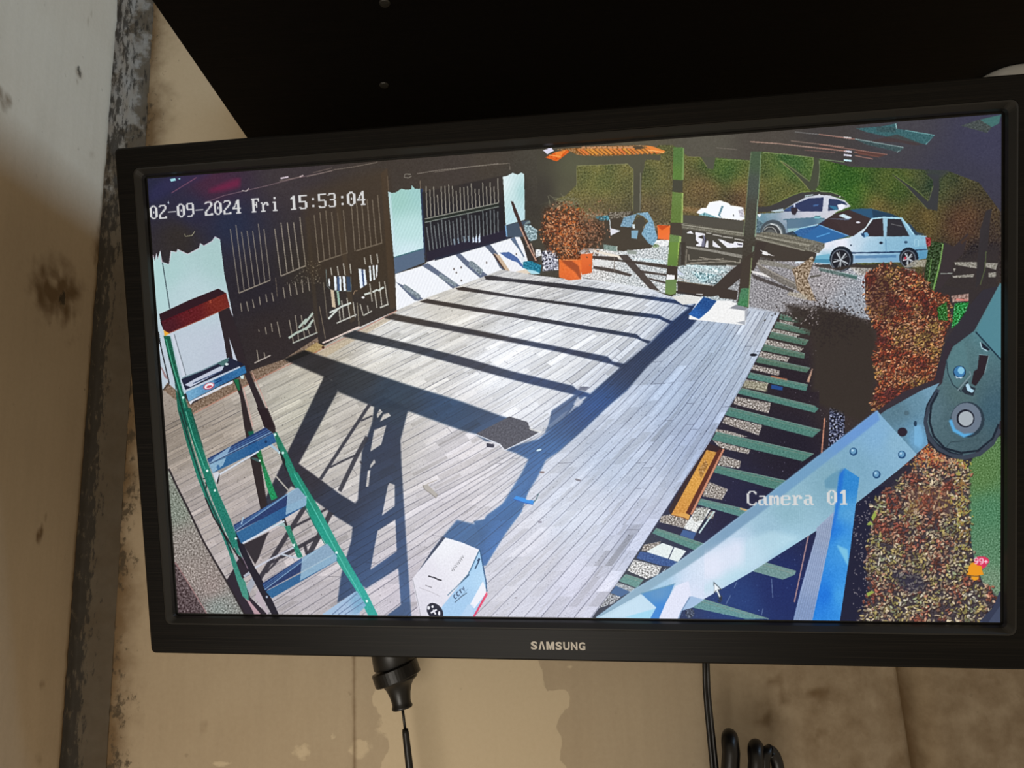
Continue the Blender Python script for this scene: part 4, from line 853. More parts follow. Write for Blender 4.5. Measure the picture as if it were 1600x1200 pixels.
P(k(1330,180,1408,190,1372,335,1330,400,1300,442,1265,420,1285,320,1315,300), (44,34,42)); L(k(1328,178,1410,190,1374,335), 1.2, (130,165,170)); P(k(1180,480,1230,400,1250,440,1300,460,1280,525,1215,510), (40,50,62)); P(k(1215,430,1240,420,1260,460,1290,480,1270,500,1230,480), (170,210,230)); L(k(1150,480,1260,350,1250,320), 2, (130,150,160), .8)
EL(*k(1166,325)[0], 10, 10, (24,44,70)); EL(*k(1166,322)[0], 8.6, 8.6, (58,122,176)); EL(*k(1178,312)[0], 5, 5.5, (130,196,226)); P(k(1125,350,1150,370,1200,365,1180,378,1140,375), (200,220,235))
t = np.linspace(2.0, 5.5, 40)
L(np.stack([1280+(1215+335*np.cos(t[:26]-.35))/5.333, 520+(700+320*np.sin(t[:26]-.35))/5.333], 1), 3, (30,38,52))
L(k(985,470,960,520,900,620,880,740,905,860,980,960,1080,1020,1200,1040,1330,1010,1440,920,1500,800), 7, (56,66,82)); L(k(960,480,890,620,862,740,890,880,980,985,1100,1040), 2, (28,34,48)); L(k(985,500,930,600,915,740,950,860,1040,960,1180,1000,1320,980,1440,880,1490,760), 3.4, (28,38,52))
EL(*k(1232,722)[0], 26.5, 28, (42,58,72)); EL(*k(1222,715)[0], 23.5, 25, (104,118,136)); P(k(1075,730,1100,720,1130,800,1200,840,1290,835,1200,872,1110,820), (84,170,226), feather=1); EL(*k(1215,712)[0], 14, 14, (30,34,48)); EL(*k(1218,714)[0], 11.6, 11.6, (166,176,184)); L(k(1050,960,1090,910,1200,900), 1.4, (40,60,70), .7)
P(k(485,692,560,640,845,480,1000,415,960,480,890,600,865,745,905,925,800,1015,520,702), [(1400,640,84,120,138),(1430,620,96,138,160),(1430,690,104,162,204),(1410,700,84,122,140),(1450,610,110,154,180)], nz=3, tex=FINE)
P(k(790,760,845,770,868,900,840,960,790,930), (116,180,224), .75, feather=2); EL(*k(690,826)[0], 7.6, 7, (44,34,48)); EL(*k(798,756)[0], 2.6, 4.4, (36,60,86)); EL(*k(725,668)[0], 4, 4, (70,96,110), .7)
ARM = [(1370,641),(1378,651),(1432,710),(1400,737),(1338,786),(1271,832),(1175,893),(1100,936),(1066,953),(1059,972),(920,972),(931,965),(991,921),(1044,889),(1100,849),(1180,788),(1290,703)]
P(ARM, [(1400,690,132,178,206),(1370,680,124,174,212),(1330,730,120,168,196),(1300,750,124,170,190),(1230,800,138,182,200),(1200,830,150,190,212),(1160,860,190,212,236),(1110,890,214,226,246),(1080,930,214,224,246),(1030,920,160,200,228),(960,960,180,212,236),(1150,900,176,212,232),(1230,850,160,204,226)], nz=2, tex=FINE)
P([(1370,641),(1290,703),(1180,788),(1100,849),(1044,889),(991,921),(931,965),(950,962),(1010,925),(1062,893),(1115,857),(1190,800),(1298,716),(1374,656)], [(1340,670,96,146,214),(1250,740,104,154,196),(1150,815,110,150,184),(1050,890,130,166,190)], .85, feather=1.5)
P(K(1100,720,340,660,560,580,800,640,400,900,0,1120,0,1040,230,900), (190,224,238), .55, feather=5); P(K(1100,720,0,790,280,640,340,700,330,860,120,960,0,980), (226,230,248), .7, feather=9)
P(K(1100,720,1000,165,1060,110,1150,62,1290,150,1262,160,1165,80,1120,130,1105,230,1010,230), (86,144,176), .7, feather=1.5)
k = lambda *v: K(920, 760, *v)
P(k(430,890,712,815,585,1112,505,1112,560,1010), [(1030,930,96,150,200),(1035,950,44,130,220)]); P(k(80,1095,430,900,560,1010,520,1040,300,1090), (196,224,242), .8); L(k(430,895,720,812), 1.6, (110,160,190)); P(k(300,1090,550,1020,505,1112), (150,216,244), .8)
P(k(720,830,830,790,850,915,770,1040,742,1112,578,1112,640,970), (224,228,248), nz=2); P(k(850,915,960,945,860,1012,780,1035), (160,190,226)); L(k(842,920,770,1040,740,1112), 1.8, (120,150,190))
k = lambda *v: K(1100, 720, *v)
P(k(935,560,1085,420,1062,610,915,1330,740,1330,800,1080,930,620), [(1290,820,150,166,196),(1270,900,146,166,204),(1255,960,128,152,196)], nz=3)
for i in range(8):
    u = (i+.5)/8; L(k(940+150*u,560-110*u,932+125*u,640,750+165*u,1330), .9, (112,130,166), .7)
P(k(1085,430,1120,130,1172,60,1292,140,1265,350,1215,755,1130,1330,900,1330,1050,640), [(1320,760,40,132,210),(1300,830,20,120,224),(1325,800,76,160,220),(1318,850,60,154,226),(1290,930,10,112,224),(1310,930,60,160,234)], nz=3, tex=FINE)
P(k(1100,700,1195,740,1200,880,1180,850), (130,204,232), .8, feather=1.5); P(k(1085,430,1125,100,1170,60,1150,200,1110,450,1050,640), (24,104,214), .7, feather=2)
for x, y in ((283,990),(685,1015),(475,1180)): EL(*K(1280,520,x,y)[0], 6.2, 6.2, (30,72,120)); EL(*K(1280,520,x-2,y-4)[0], 4.4, 4.6, (100,156,196)); EL(*K(1280,520,x-8,y-10)[0], 1.8, 1.8, (170,206,230))
# fine column ripple seen on the metal arm
r = mask_of(ARM); sl, m = r; pic[sl] += (m*np.sin(xx[sl]*np.pi/1.5)*2.2)[..., None]

show()
show('pictured_stepladder')
# --- stepladder at left
k = lambda *v: K(220, 440, *v)
GR = [(260,540,10,88,66),(285,640,12,96,78),(320,760,20,122,102),(350,830,26,120,106),(395,930,64,146,128),(440,740,22,136,110),(500,840,30,158,140),(560,930,34,166,156),(400,720,20,104,70),(460,840,32,132,106)]
L(k(150,420,170,540,240,850), 2, (30,32,38)); L(k(240,850,190,905), 1.6, (40,36,36)); P(k(160,690,180,720,240,830,200,800), (150,110,110), .8)
P(k(770,815,825,815,850,900,925,1205,985,1400,1060,1900,1000,1900,900,1400,862,1200,830,960), (40,30,34)); P(k(778,815,820,815,832,905,815,910), (16,104,62)); L(k(855,880,935,1210), 1.4, (210,150,140), .8)
k = lambda *v: K(220, 640, *v)
P(k(895,185,945,178,945,215,905,215), (10,92,70)); P(k(965,365,1002,338,1025,440,1140,740,1090,760,1050,640,1010,470), [(405,710,16,110,56),(420,760,20,140,84),(425,775,12,150,90)], nz=10)
L(k(1055,480,1130,560,1245,690), 2, (176,170,160)); P(k(920,400,970,405,1005,430,985,440,930,415), (60,90,90)); EL(*k(995,428)[0], 1.6, 1.6, (220,230,230))
k = lambda *v: K(260, 760, *v)
P(k(960,260,985,255,1010,330,985,340), (38,34,40)); P(k(985,335,1030,330,1080,470,1138,590,1095,606,1050,480), GR, nz=9); P(k(890,320,985,305,1000,340,960,330,900,330), (150,180,180)); L(k(740,682,890,600,1062,512), 2.6, (196,200,216)); L(k(960,570,1110,605), 2.2, (186,196,210)); P(k(1045,490,1075,478,1070,510), (210,225,225))
# rear left rail
k = lambda *v: K(220, 640, *v)
P(k(255,-520,300,-160,355,0,430,300,510,560,575,740,650,900,765,1195,840,1400,870,1440,900,1560,900,1600,850,1560,800,1420,735,1195,620,900,540,740,470,560,390,300,310,0), GR, nz=4)
L(k(330,20,400,240,480,500,560,730,660,960,760,1200), 1.8, (20,36,40), .85); L(k(540,735,610,900,720,1080,860,1300), 2.4, (34,30,36)); L(k(520,580,560,575,545,660), 2, (34,32,36)); L(k(540,610,570,640), 2, (40,40,40))
# front left rail
k = lambda *v: K(220, 440, *v)
P(k(192,452,250,455,300,690,345,880,445,1210,490,1370,560,1600,800,2200,770,2230,600,1830,480,1480,360,1100,290,830,235,640), GR, nz=6); L(k(215,480,270,700,330,900,410,1180), 1.6, (90,200,160), .7); L(k(240,640,290,830,350,1060,390,1215), 2.2, (8,40,36), .8)
k = lambda *v: K(220, 640, *v)
P(k(360,-10,420,-10,470,170,560,450,650,700,740,900,830,1130,860,1250,800,1200,740,1020,620,760,530,520,440,260), GR, nz=6); L(k(380,20,450,260,540,500), 1.4, (110,210,180), .7); L(k(430,30,520,320), 1.4, (4,60,50), .7)
P(K(260,760,578,380,600,395,640,480,720,650,790,770,880,950,940,1080,900,1110,830,980,720,770,640,600,600,500), (26,24,40)); L(K(260,760,600,520,680,690), 1.4, (190,160,180), .7)
for x, y in ((557,512),(620,676),(795,1078)): EL(*k(x,y)[0], 1.9, 2, (220,236,230))
EL(*K(260,760,838,925)[0], 1.8, 2, (150,160,180)); EL(*K(220,440,357,968)[0], 2, 2, (200,236,226))
# front right leg
k = lambda *v: K(220, 440, *v)
P(k(645,235,745,205,768,280,830,480,885,690,960,870,1115,1215,1030,1215,960,1000,870,780,800,660,720,640,700,500), (40,30,36)); P(k(738,462,808,660,778,668), (190,200,214)); L(k(745,210,770,280), 1.4, (200,205,215)); L(k(930,760,1010,940,1110,1200), 1.4, (206,150,140), .8)
k = lambda *v: K(220, 640, *v)
P(k(970,-10,1060,-10,1122,140,1130,210,1110,200,1040,150), (40,28,34)); P(k(1110,195,1135,190,1225,365,1330,600,1405,745,1600,1125,1560,1150,1440,960,1380,810,1260,600,1210,470,1140,300), GR, nz=5); P(k(1140,300,1205,420,1215,520,1180,430), (20,30,34))
k = lambda *v: K(420, 740, *v)
P(k(180,0,240,-10,420,290,590,610,820,1005,930,1230,850,1230,720,965,560,720,360,380), [(460,760,22,138,112),(520,850,28,156,136),(580,940,32,168,156)], nz=4); L(k(215,0,400,340,580,680,780,1040), 1.4, (110,220,200), .6); L(k(300,280,460,580,560,715), 1.6, (0,96,86), .7)
for x, y in ((308,200),(566,662),(818,1066)): EL(*k(x,y)[0], 2, 2.2, (220,240,236))
for x, y in ((1122,210),(1156,360),(1188,362)): EL(*K(220,640,x,y)[0], 2, 2.2, (200,230,226))
P(K(220,640,1060,290,1090,288,1150,340,1160,370,1110,330), (160,190,210))
# treads
def tread(front, top, light=None, lip=None):
    P(top, (30,54,106), nz=3); p = np.array(top)
    for u in (.3, .55, .8): L([p[0]*(1-u)+p[-1]*u, p[1]*(1-u)+p[2]*u], 1.5, (70,114,170) if u < .7 else (150,196,226), .75)
    f = np.array(front); x0, x1 = f[:, 0].min(), f[:, 0].max(); y = f[:, 1].mean()
    P(front, [(x0,y,40,100,152),(x1,y,30,88,146)], nz=3)
    if light is not None: P(light, (158,192,214), .8, nz=3)
    if lip is not None: L(lip, 2.6, (206,216,230))
k = lambda *v: K(220, 440, *v)
P(k(340,815,520,735,745,632,780,650,865,690,375,905), (24,30,56)); P(k(370,862,450,815,660,710,700,705,680,745,420,880), (188,196,214)); L(k(350,805,520,740,740,638), 2, (110,140,150)); L(k(440,850,680,745), 1.5, (40,60,100)); P(k(640,680,720,640,740,660,690,710), (70,110,110)); EL(*k(720,690)[0], 3, 2, (210,225,225))
P(k(378,922,600,825,870,700,886,760,640,880,402,1002), [(300,610,112,168,204),(320,604,84,142,188),(350,590,32,94,150),(384,575,40,110,166)], nz=5)
EL(*k(572,872)[0], 9, 5.2, (196,50,70), rot=-.35); EL(*k(572,872)[0], 7.4, 3.9, (226,232,240), rot=-.35); EL(*k(574,876)[0], 4.6, 2, (206,70,84), rot=-.35); P(k(530,870,560,845,610,835,615,870), (226,232,240), .35)
P(k(402,1004,640,885,770,825,772,850,690,880,640,910,560,950,440,1000,420,1030), (212,216,226)); P(k(830,790,860,780,862,810,840,812), (200,226,226)); L(k(620,850,680,820), 1.6, (8,50,110)); L(k(620,830,680,805), 1.4, (8,60,120))
k = lambda *v: K(220, 640, *v)
tread(k(572,462,1105,200,1132,272,602,532), k(555,412,1040,150,1105,198,575,458), k(575,462,715,400,690,465,602,532), k(655,545,985,350))
P(k(620,400,760,300,720,380,580,450), (150,186,214), .8); L(k(655,540,640,620), 2.4, (30,30,40)); P(k(602,532,650,520,655,545,632,620), (206,210,220)); EL(*k(648,480)[0], 2.4, 3.4, (60,110,160)); EL(*k(1046,270)[0], 2, 2.2, (20,50,90))
tread(k(795,1030,1225,800,1382,735,1382,800,840,1122), k(775,965,1225,705,1312,650,1380,730,790,1025), k(1225,700,1312,650,1385,735,1382,800,1210,880), k(850,1118,1060,1005,1200,930)); L(k(840,960,855,900), 1.6, (170,200,220))
k = lambda *v: K(260, 760, *v)
tread(k(828,880,1130,725,1420,560,1424,622,880,936), k(800,812,1130,600,1342,478,1408,560,825,876), k(1132,600,1342,478,1424,585,1420,622,1115,790), None)
P(k(1300,1070,1575,880,1640,960,1600,1110,1290,1130), (160,190,222)); 
k = lambda *v: K(420, 740, *v)
P(k(440,1240,735,980,812,1100,780,1140,640,1240), [(540,950,168,192,222),(560,945,120,170,205)], nz=4)
for v in ((480,1220,740,1000),(510,1230,770,1040),(560,1230,790,1075)): L(k(*v), 1.5, (96,120,160), .8)
# cap
k = lambda *v: K(220, 440, *v)
P(k(158,272,400,158,650,58,716,96,180,350), (44,16,28)); P(k(168,335,400,235,716,95,746,206,500,320,235,432,188,398), [(265,512,72,16,30),(300,492,96,18,26),(345,470,120,36,24),(355,465,112,30,26)], nz=4); P(k(158,272,180,345,192,400,170,350), (30,16,30)); L(k(235,432,500,320,746,208), 1.4, (150,60,40), .8)
P(k(194,404,246,434,200,458), (240,170,40)); L(k(575,165,592,152,580,182,596,172), 1.2, (190,90,60)); L(k(400,240,415,262), 1.2, (60,20,20))
show()
show('pictured_carton')
# --- carton
k = lambda *v: K(600, 760, *v)
P(k(490,420,515,430,240,775,300,690,395,545), (44,60,92))
P(k(512,430,650,470,798,532,722,702,480,1012,462,1150,310,1150,235,775), [(700,850,236,238,246),(660,900,224,222,234),(720,880,230,230,240),(660,955,218,216,230)], nz=2)
P(k(800,532,822,660,858,882,742,1130,480,1130,480,1010,710,722), [(745,880,160,204,240),(720,940,158,200,238),(755,900,172,212,244)], nz=2); P(k(825,790,858,882,752,1020,718,985), (236,238,248)); P(k(700,985,750,990,735,1110,480,1110,640,1080), (190,214,242), .5)
P(k(856,878,862,908,772,1062,744,1120,722,1120), (236,66,108), nz=6); L(k(800,530,850,800,856,880), 1.8, (40,90,140)); L(k(795,535,720,700,705,725), 1.6, (60,110,150)); P(k(660,780,705,728,715,740,620,830), (40,80,120)); L(k(530,910,620,825,710,725), 1.4, (90,130,160), .9)
L(k(370,750,420,762,450,778,482,786), 2, (40,40,54)); L(k(345,826,400,845), 1.2, (130,126,136)); L(k(290,845,400,885,470,920), 1, (170,166,176), .7); L(k(240,775,290,1000,310,1120), 1.2, (160,160,170), .8)
L(k(800,605,760,690), 1.8, (40,70,110)); L(k(795,600,780,625), 2.2, (40,70,110)); L(k(590,970,640,925,690,890), 1.3, (60,84,110), .9); L(k(605,960,700,855), .8, (90,120,150), .5)
for i in range(9):   # small illegible lettering on the lid
    x, y = 565+i*11, 700-i*14; L(k(x,y,x+12,y+10+6*(i % 2)), 1.1, (110,112,120), .9); L(k(x-2,y-12,x+10,y-4), .9, (130,130,140), .7)
cu = np.array((14., -13.)); cv = np.array((7., 13.))
def glyph(o, strokes):
    for s in strokes: L(k(*np.ravel([np.array(o)+cu*a+cv*b for a, b in s])), 1.5, (40,60,96))
for o, s in (((578,915),[[(1,0),(.2,0),(0,1),(.2,2),(1,2)]]),((602,893),[[(1,0),(.2,0),(0,1),(.2,2),(1,2)]]),((626,872),[[(0,0),(1,0)],[(.5,0),(.5,2)]]),((648,852),[[(0,0),(.5,2),(1,0)]])): glyph(o, s)
EL(*k(425,1045)[0], 11, 15, (26,30,54), rot=-.75); EL(*k(372,1015)[0], 2.4, 3, (226,226,236)); EL(*k(405,1005)[0], 1.8, 2.2, (226,226,236)); L(k(390,1058,440,1028), 2.8, (226,226,236)); L(k(410,1030,430,1070), 2.4, (226,226,236)); EL(*k(460,1060)[0], 1.8, 3.6, (226,226,236))

show()
# sharpening halo of the security camera
lum = pic.mean(2); pic += ((lum-blur(lum, 2.4))*.32)[..., None]
pic += FINE[..., None]*.8
show('bell_icon')
# on-screen icons: bell, badge, pointer
k = lambda *v: K(1280, 760, *v)
P(k(1215,735,1232,720,1240,665,1265,635,1310,632,1345,655,1356,705,1365,735,1300,745), (240,152,24)); P(k(1258,750,1325,752,1320,775,1290,785,1265,775), (240,160,30)); L(k(1215,744,1330,748), 1.2, (130,90,40))
EL(*k(1346,622)[0], 12.2, 7.4, (222,44,88)); P(k(1345,640,1395,660,1350,690), (222,44,88))
def nine(x, y): L(k(x+30,y+12,x+16,y+18,x+4,y+8,x+6,y-8,x+22,y-14,x+33,y-4,x+32,y+20,x+18,y+34,x+6,y+30), 1.5, (250,225,235))
nine(1283,610); nine(1326,612); L(k(1368,625,1400,627), 1.5, (250,225,235)); L(k(1384,610,1383,643), 1.5, (250,225,235))
show()
show('mouse_pointer')
k = lambda *v: K(920, 760, *v)
P(k(1038,795,1105,862,1078,866,1098,915,1110,955,1085,945,1062,872,1040,895), (40,50,60)); P(k(1044,808,1092,856,1070,860,1095,920,1085,925,1058,866,1044,882), (236,244,250)); L(k(1072,950,1085,962,1100,960), 2, (30,40,60)); EL(*k(1100,925)[0], 1.6, 2.6, (40,50,70))

show()
# --- rectify onto the display: homography photo corners -> texture, then the overlay lettering in display pixels
TW, TH = 1792, 1008
def homography(src, dst):
    A = []
    for (x, y), (u, v) in zip(src, dst):
        A.append([x,y,1,0,0,0,-u*x,-u*y,-u]); A.append([0,0,0,x,y,1,-v*x,-v*y,-v])
    return np.linalg.svd(np.array(A, float))[2][-1].reshape(3, 3)
HM = homography([(0,0),(TW,0),(TW,TH),(0,TH)], SCREEN_PX)
def to_tex(x, y):
    q = np.linalg.inv(HM)@np.array((x, y, 1.)); return q[:2]/q[2]
ty, tx = np.mgrid[0:TH, 0:TW].astype(np.float32)+.5
q0 = HM[2,0]*tx+HM[2,1]*ty+HM[2,2]
u = ((HM[0,0]*tx+HM[0,1]*ty+HM[0,2])/q0-PX0)*SS-.5
v = ((HM[1,0]*tx+HM[1,1]*ty+HM[1,2])/q0-PY0)*SS-.5
u = np.clip(u, 0, PW-1.01); v = np.clip(v, 0, PH-1.01)
iu, iv = u.astype(int), v.astype(int); fu, fv = (u-iu)[..., None], (v-iv)[..., None]
tex = (pic[iv,iu]*(1-fu)+pic[iv,iu+1]*fu)*(1-fv)+(pic[iv+1,iu]*(1-fu)+pic[iv+1,iu+1]*fu)*fv
FONT = {'0':'..###..,.##.##.,##...##,##...##,##...##,##.#.##,##.#.##,##...##,##...##,##...##,.##.##.,..###..', '1':'...##,..###,.####,...##,...##,...##,...##,...##,...##,...##,...##,.#####',
 '2':'.#####.,##...##,.....##,.....##,....##.,...##..,..##...,.##....,##.....,##.....,##...##,#######', '3':'.#####.,##...##,.....##,.....##,.....##,..####.,.....##,.....##,.....##,.....##,##...##,.#####.',
 '4':'....##.,...###.,...###.,..####.,..#.##.,.##.##.,##..##.,#######,....##.,....##.,....##.,...####', '5':'#######,##.....,##.....,##.....,##.....,######.,.....##,.....##,.....##,.....##,##...##,.#####.',
 '9':'.#####.,##...##,##...##,##...##,##...##,.######,.....##,.....##,.....##,.....##,....##.,.####..', '-':'.......,.......,.......,.......,.......,.......,#######,.......,.......,.......,.......,.......',
 ':':'......,......,......,...##.,...##.,......,......,......,......,...##.,...##.,......', 'F':'#######,.##..##,.##...#,.##.#..,.##.#..,.####..,.##.#..,.##.#..,.##....,.##....,.##....,####...',
 'r':'.......,.......,.......,.......,##.###.,.###.##,.##..##,.##....,.##....,.##....,.##....,####...', 'i':'...##..,...##..,.......,.......,..###..,...##..,...##..,...##..,...##..,...##..,...##..,..####.',
 'C':'..####.,.##..##,##....#,##.....,##.....,##.....,##.....,##.....,##.....,##....#,.##..##,..####.', 'a':'.......,.......,.......,.......,.####..,....##.,....##.,.#####.,##..##.,##..##.,##..##.,.###.##',
 'm':'.......,.......,.......,.......,###.##.,#######,##.#.##,##.#.##,##.#.##,##.#.##,##.#.##,##...##', 'e':'.......,.......,.......,.......,.#####.,##...##,##...##,#######,##.....,##.....,##...##,.#####.', ' ':''}
def osd(text, x, y, pitch, hgt):                     # x, y: top left of the first glyph, display pixels
    for ch in text:
        rows = FONT[ch].split(',')
        for j, row in enumerate(rows):
            for i, c in enumerate(row):
                if c == '#':
                    xa, xb = x+i*pitch/8, x+(i+1)*pitch/8; ya, yb = y+j*hgt/12, y+(j+1)*hgt/12
                    a, b, c2, d = (int(round(t)) for t in (xa, xb, ya, yb)); a = max(a, 0)
                    tex[c2:d, a:b] = (214,214,214)
        x += pitch
(ax, ay), (bx, by) = to_tex(234.6, 321.4), to_tex(572, 298.4)
osd('02-09-2024 Fri 15:53:04', ax, ay, (bx-ax)/22.9, to_tex(236, 343)[1]-ay)
(ax, ay), (bx, by) = to_tex(1166, 767), to_tex(1323, 767)
osd('Camera 01', ax, ay, (bx-ax)/8.75, to_tex(1240, 790)[1]-to_tex(1240, 767)[1])
g = tex.mean(2, keepdims=True); tex = np.clip(g+(tex-g)*.93, 0, 255)

# ---------------------------------------------------------------- the display itself: one emitting panel carrying the picture
img = bpy.data.images.new('camera_view', TW, TH, alpha=False)
buf = np.ones((TH, TW, 4), np.float32); buf[..., :3] = tex[::-1]/255
img.pixels.foreach_set(buf.ravel()); img.update(); img.pack()
t = NT('lit_display'); ti = t.n('ShaderNodeTexImage'); ti.image = img; ti.extension = 'EXTEND'; ti.interpolation = 'Cubic'
mat_screen = t.p(Base_Color=(.004, .004, .005), Roughness=.35, Specular_IOR_Level=.2, Emission_Color=ti.outputs['Color'], Emission_Strength=1.0)
def flat(name, polys, z, parent):
    """flat pieces of the displayed picture, clipped to the panel"""
    vs, fs = [], []
    for poly in polys:
        p = [tuple(on_screen(*q)) for q in poly]
        for ax, lim, sg in ((0, -SW/2, 1), (0, SW/2, -1), (1, -SH_/2, 1), (1, SH_/2, -1)):
            o = []
            for a, b in zip(p, p[1:]+p[:1]):
                da, db = (a[ax]-lim)*sg, (b[ax]-lim)*sg
                if da >= 0: o.append(a)
                if da*db < 0: k = da/(da-db); o.append((a[0]+(b[0]-a[0])*k, a[1]+(b[1]-a[1])*k))
            p = o
            if len(p) < 3: break
        if len(p) < 3: continue
        b0 = len(vs); vs += [(x, y, z) for x, y in p]
        fs += [tuple(b0+i for i in f) for f in tessellate_polygon([[Vector((x, y, 0)) for x, y in p]])]
    me = bpy.data.meshes.new(name); me.from_pydata(vs, [], fs)
    uv = me.uv_layers.new(name='UVMap')
    for l in me.loops: x, y, _ = me.vertices[l.vertex_index].co; uv.data[l.index].uv = ((x+SW/2)/SW, 1-(y+SH_/2)/SH_)
    return link(name, me, mat_screen, parent)
hw, hh = SW/2+.0003, SH_/2+.0003
screen = flat('screen', [], 0, mon)
screen.data.from_pydata([(-hw, -hh, 0), (hw, -hh, 0), (hw, hh, 0), (-hw, hh, 0)], [], [(0, 3, 2, 1)])
uv = screen.data.uv_layers[0]
for l in screen.data.loops: x, y, _ = screen.data.vertices[l.vertex_index].co; uv.data[l.index].uv = ((x+SW/2)/SW, 1-(y+SH_/2)/SH_)
tag(screen, 'lit display with a sunny wooden deck, ladders and two parked cars')
PICT['pictured_door'] = [[(345, 322), (470, 290), (604, 262), (620, 484), (520, 528), (443, 562), (400, 582), (372, 560)]]
PICT['pictured_flowerpot'] += [[(846, 330), (873, 312), (900, 318), (912, 340), (945, 345), (946, 372), (925, 392), (880, 404), (856, 390), (845, 360)]]
PICT['pictured_dark_post'] = [q for q in PICT['pictured_post'] if q[:, 0].mean() > 1100]; PICT['pictured_post'] = [q for q in PICT['pictured_post'] if q[:, 0].mean() <= 1100]
PICT['timestamp'] = [[(234, 320), (573, 297), (573, 321), (234, 345)]]
PICT['camera_caption'] = [[(1164, 765), (1324, 765), (1324, 791), (1164, 791)]]
TOLD = {'pictured_deck': 'weathered grey plank deck with shadow stripes, in the picture', 'pictured_door': 'dark barred gate of the house, in the picture', 'pictured_window': 'barred dark window beside the white pier, in the picture',
        'pictured_hedge': 'sunlit green bank behind the cars, in the picture', 'pictured_pavilion': 'dark shelter with orange roof tiles, in the picture', 'pictured_tarpaulin': 'white covered heap behind the table, in the picture',
        'pictured_table': 'grey wooden picnic table, in the picture', 'pictured_silver_car': 'silver car parked farther back, in the picture', 'pictured_blue_car': 'pale blue saloon car in front, in the picture',
        'pictured_timber_channel': 'orange wooden trough beside the deck, in the picture', 'pictured_post': 'pale green sunlit porch post, in the picture', 'pictured_dark_post': 'dark shaded porch post, in the picture', 'pictured_flowerpot': 'orange tubs with a red-brown shrub, in the picture',
        'pictured_bush': 'red and yellow leaved hedge at right, in the picture', 'pictured_hinged_ladder': 'close aluminium ladder leg with steel hinge, in the picture', 'pictured_stepladder': 'green stepladder with blue treads and red cap, in the picture',
        'pictured_carton': 'white and pale blue carton on the deck, in the picture', 'timestamp': 'white date and time lettering', 'camera_caption': 'white lettering Camera 01', 'bell_icon': 'orange bell icon with a red 99+ badge', 'mouse_pointer': 'white mouse pointer'}
for i, (k, lab) in enumerate(TOLD.items()):
    tag(flat(k, PICT[k], -.00002*(i+1), screen), lab)

# ---------------------------------------------------------------- maker's lettering on the lower bezel
mat_logo = plain('silver_print', (.46, .42, .36), .45, .4, .1)
bm = bmesh.new(); gx = 0; HL = .0052
for ch in 'SAMSUNG':
    if ch == 'A':                                    # drawn without a crossbar
        pts = [(0, 0), (.0011, 0), (.00205, .0041), (.0030, 0), (.0041, 0), (.0027, HL), (.0014, HL)]
        f = bm.faces.new([bm.verts.new((gx+x, -y, 0)) for x, y in pts]); wdt = .0041
    elif ch == 'M':
        pts = [(0, 0), (0, HL), (.0015, HL), (.00245, .0022), (.0034, HL), (.0049, HL), (.0049, 0), (.0037, 0), (.0037, .0033), (.0029, 0), (.0020, 0), (.0012, .0033), (.0012, 0)]
        q = [bm.verts.new((gx+x, -y, 0)) for x, y in pts]; wdt = .0049
        for tri in tessellate_polygon([[Vector((x, y, 0)) for x, y in pts]]): bm.faces.new([q[i_] for i_ in tri])
    else:
        cu = bpy.data.curves.new('letter', 'FONT'); cu.body = ch; cu.offset = .035; cu.resolution_u = 4
        ob = bpy.data.objects.new('letter', cu); C.objects.link(ob)
        dg = bpy.context.evaluated_depsgraph_get(); me = bpy.data.meshes.new_from_object(ob.evaluated_get(dg))
        bpy.data.objects.remove(ob); q = np.array([v.co[:2] for v in me.vertices]); lo_, hi = q.min(0), q.max(0)
        wdt = .0049 if ch == 'M' else .0040
        ix = [bm.verts.new((gx+(x-lo_[0])/(hi[0]-lo_[0])*wdt, -(y-lo_[1])/(hi[1]-lo_[1])*HL, 0)) for x, y in q]
        for p in me.polygons:
            try: bm.faces.new([ix[k] for k in p.vertices])
            except ValueError: pass
        bpy.data.meshes.remove(me)
    gx += wdt+.00078
k = .0343/(gx-.00078)
x0, y0 = on_screen(831, 1008.2)
for v in bm.verts: v.co = Vector((x0+.0001+v.co.x*k, y0+v.co.y, -.00608))
from_bm('logo', bm, mat_logo, mon)

# ---------------------------------------------------------------- black plug hanging from its cord under the monitor
mat_rubber = plain('black_rubber', (.0045, .0040, .0034), .36, .45, 0, .15)
YP = -.045
a, b = Vector(at(612, 1010, 1, YP)), Vector(at(629, 1107, 1, YP))
ax = (b-a).normalized(); ln = (b-a).length; s = ln/97
plug = bpy.data.objects.new('cable_plug', None); C.objects.link(plug); plug.location = b
tag(plug, 'black rubber plug with flared neck hanging below the monitor', 'plug')
zr = ax; xr = Vector((0, -1, .10)); xr = (xr-zr*xr.dot(zr)).normalized(); yr = zr.cross(xr)
PM = Matrix([[xr[i], yr[i], zr[i]] for i in range(3)]).to_4x4()
PX_ = [(34.0, -118), (34.5, -110), (34.5, -66), (34, -65), (37.2, -63.5), (38, -61), (38, -46), (36.5, -44.5), (31, -43), (25, -39), (20.5, -32), (17.2, -22), (15.4, -12), (15.2, -7), (16.6, -3.5), (16.8, -1.5), (15.5, 0)]
bm = bmesh.new(); lathe(bm, [(r*s, z*s) for r, z in PX_[:3]]+[(33*s, -65*s)], 48, PM); from_bm('plug_body', bm, mat_rubber, plug, True)
bm = bmesh.new(); TL = Matrix.Rotation(math.radians(-11), 4, 'X'); lathe(bm, [(30*s, -66*s), (37*s, -65.5*s), (38*s, -64*s), (38*s, -45.5*s), (36.8*s, -44*s), (25*s, -43.5*s)], 48, Matrix.Translation((xr*0))@PM@Matrix.Translation((0, 0, -55*s))@Matrix.Rotation(math.radians(9), 4, 'X')@Matrix.Translation((0, 0, 55*s)))
from_bm('collar', bm, mat_rubber, plug)
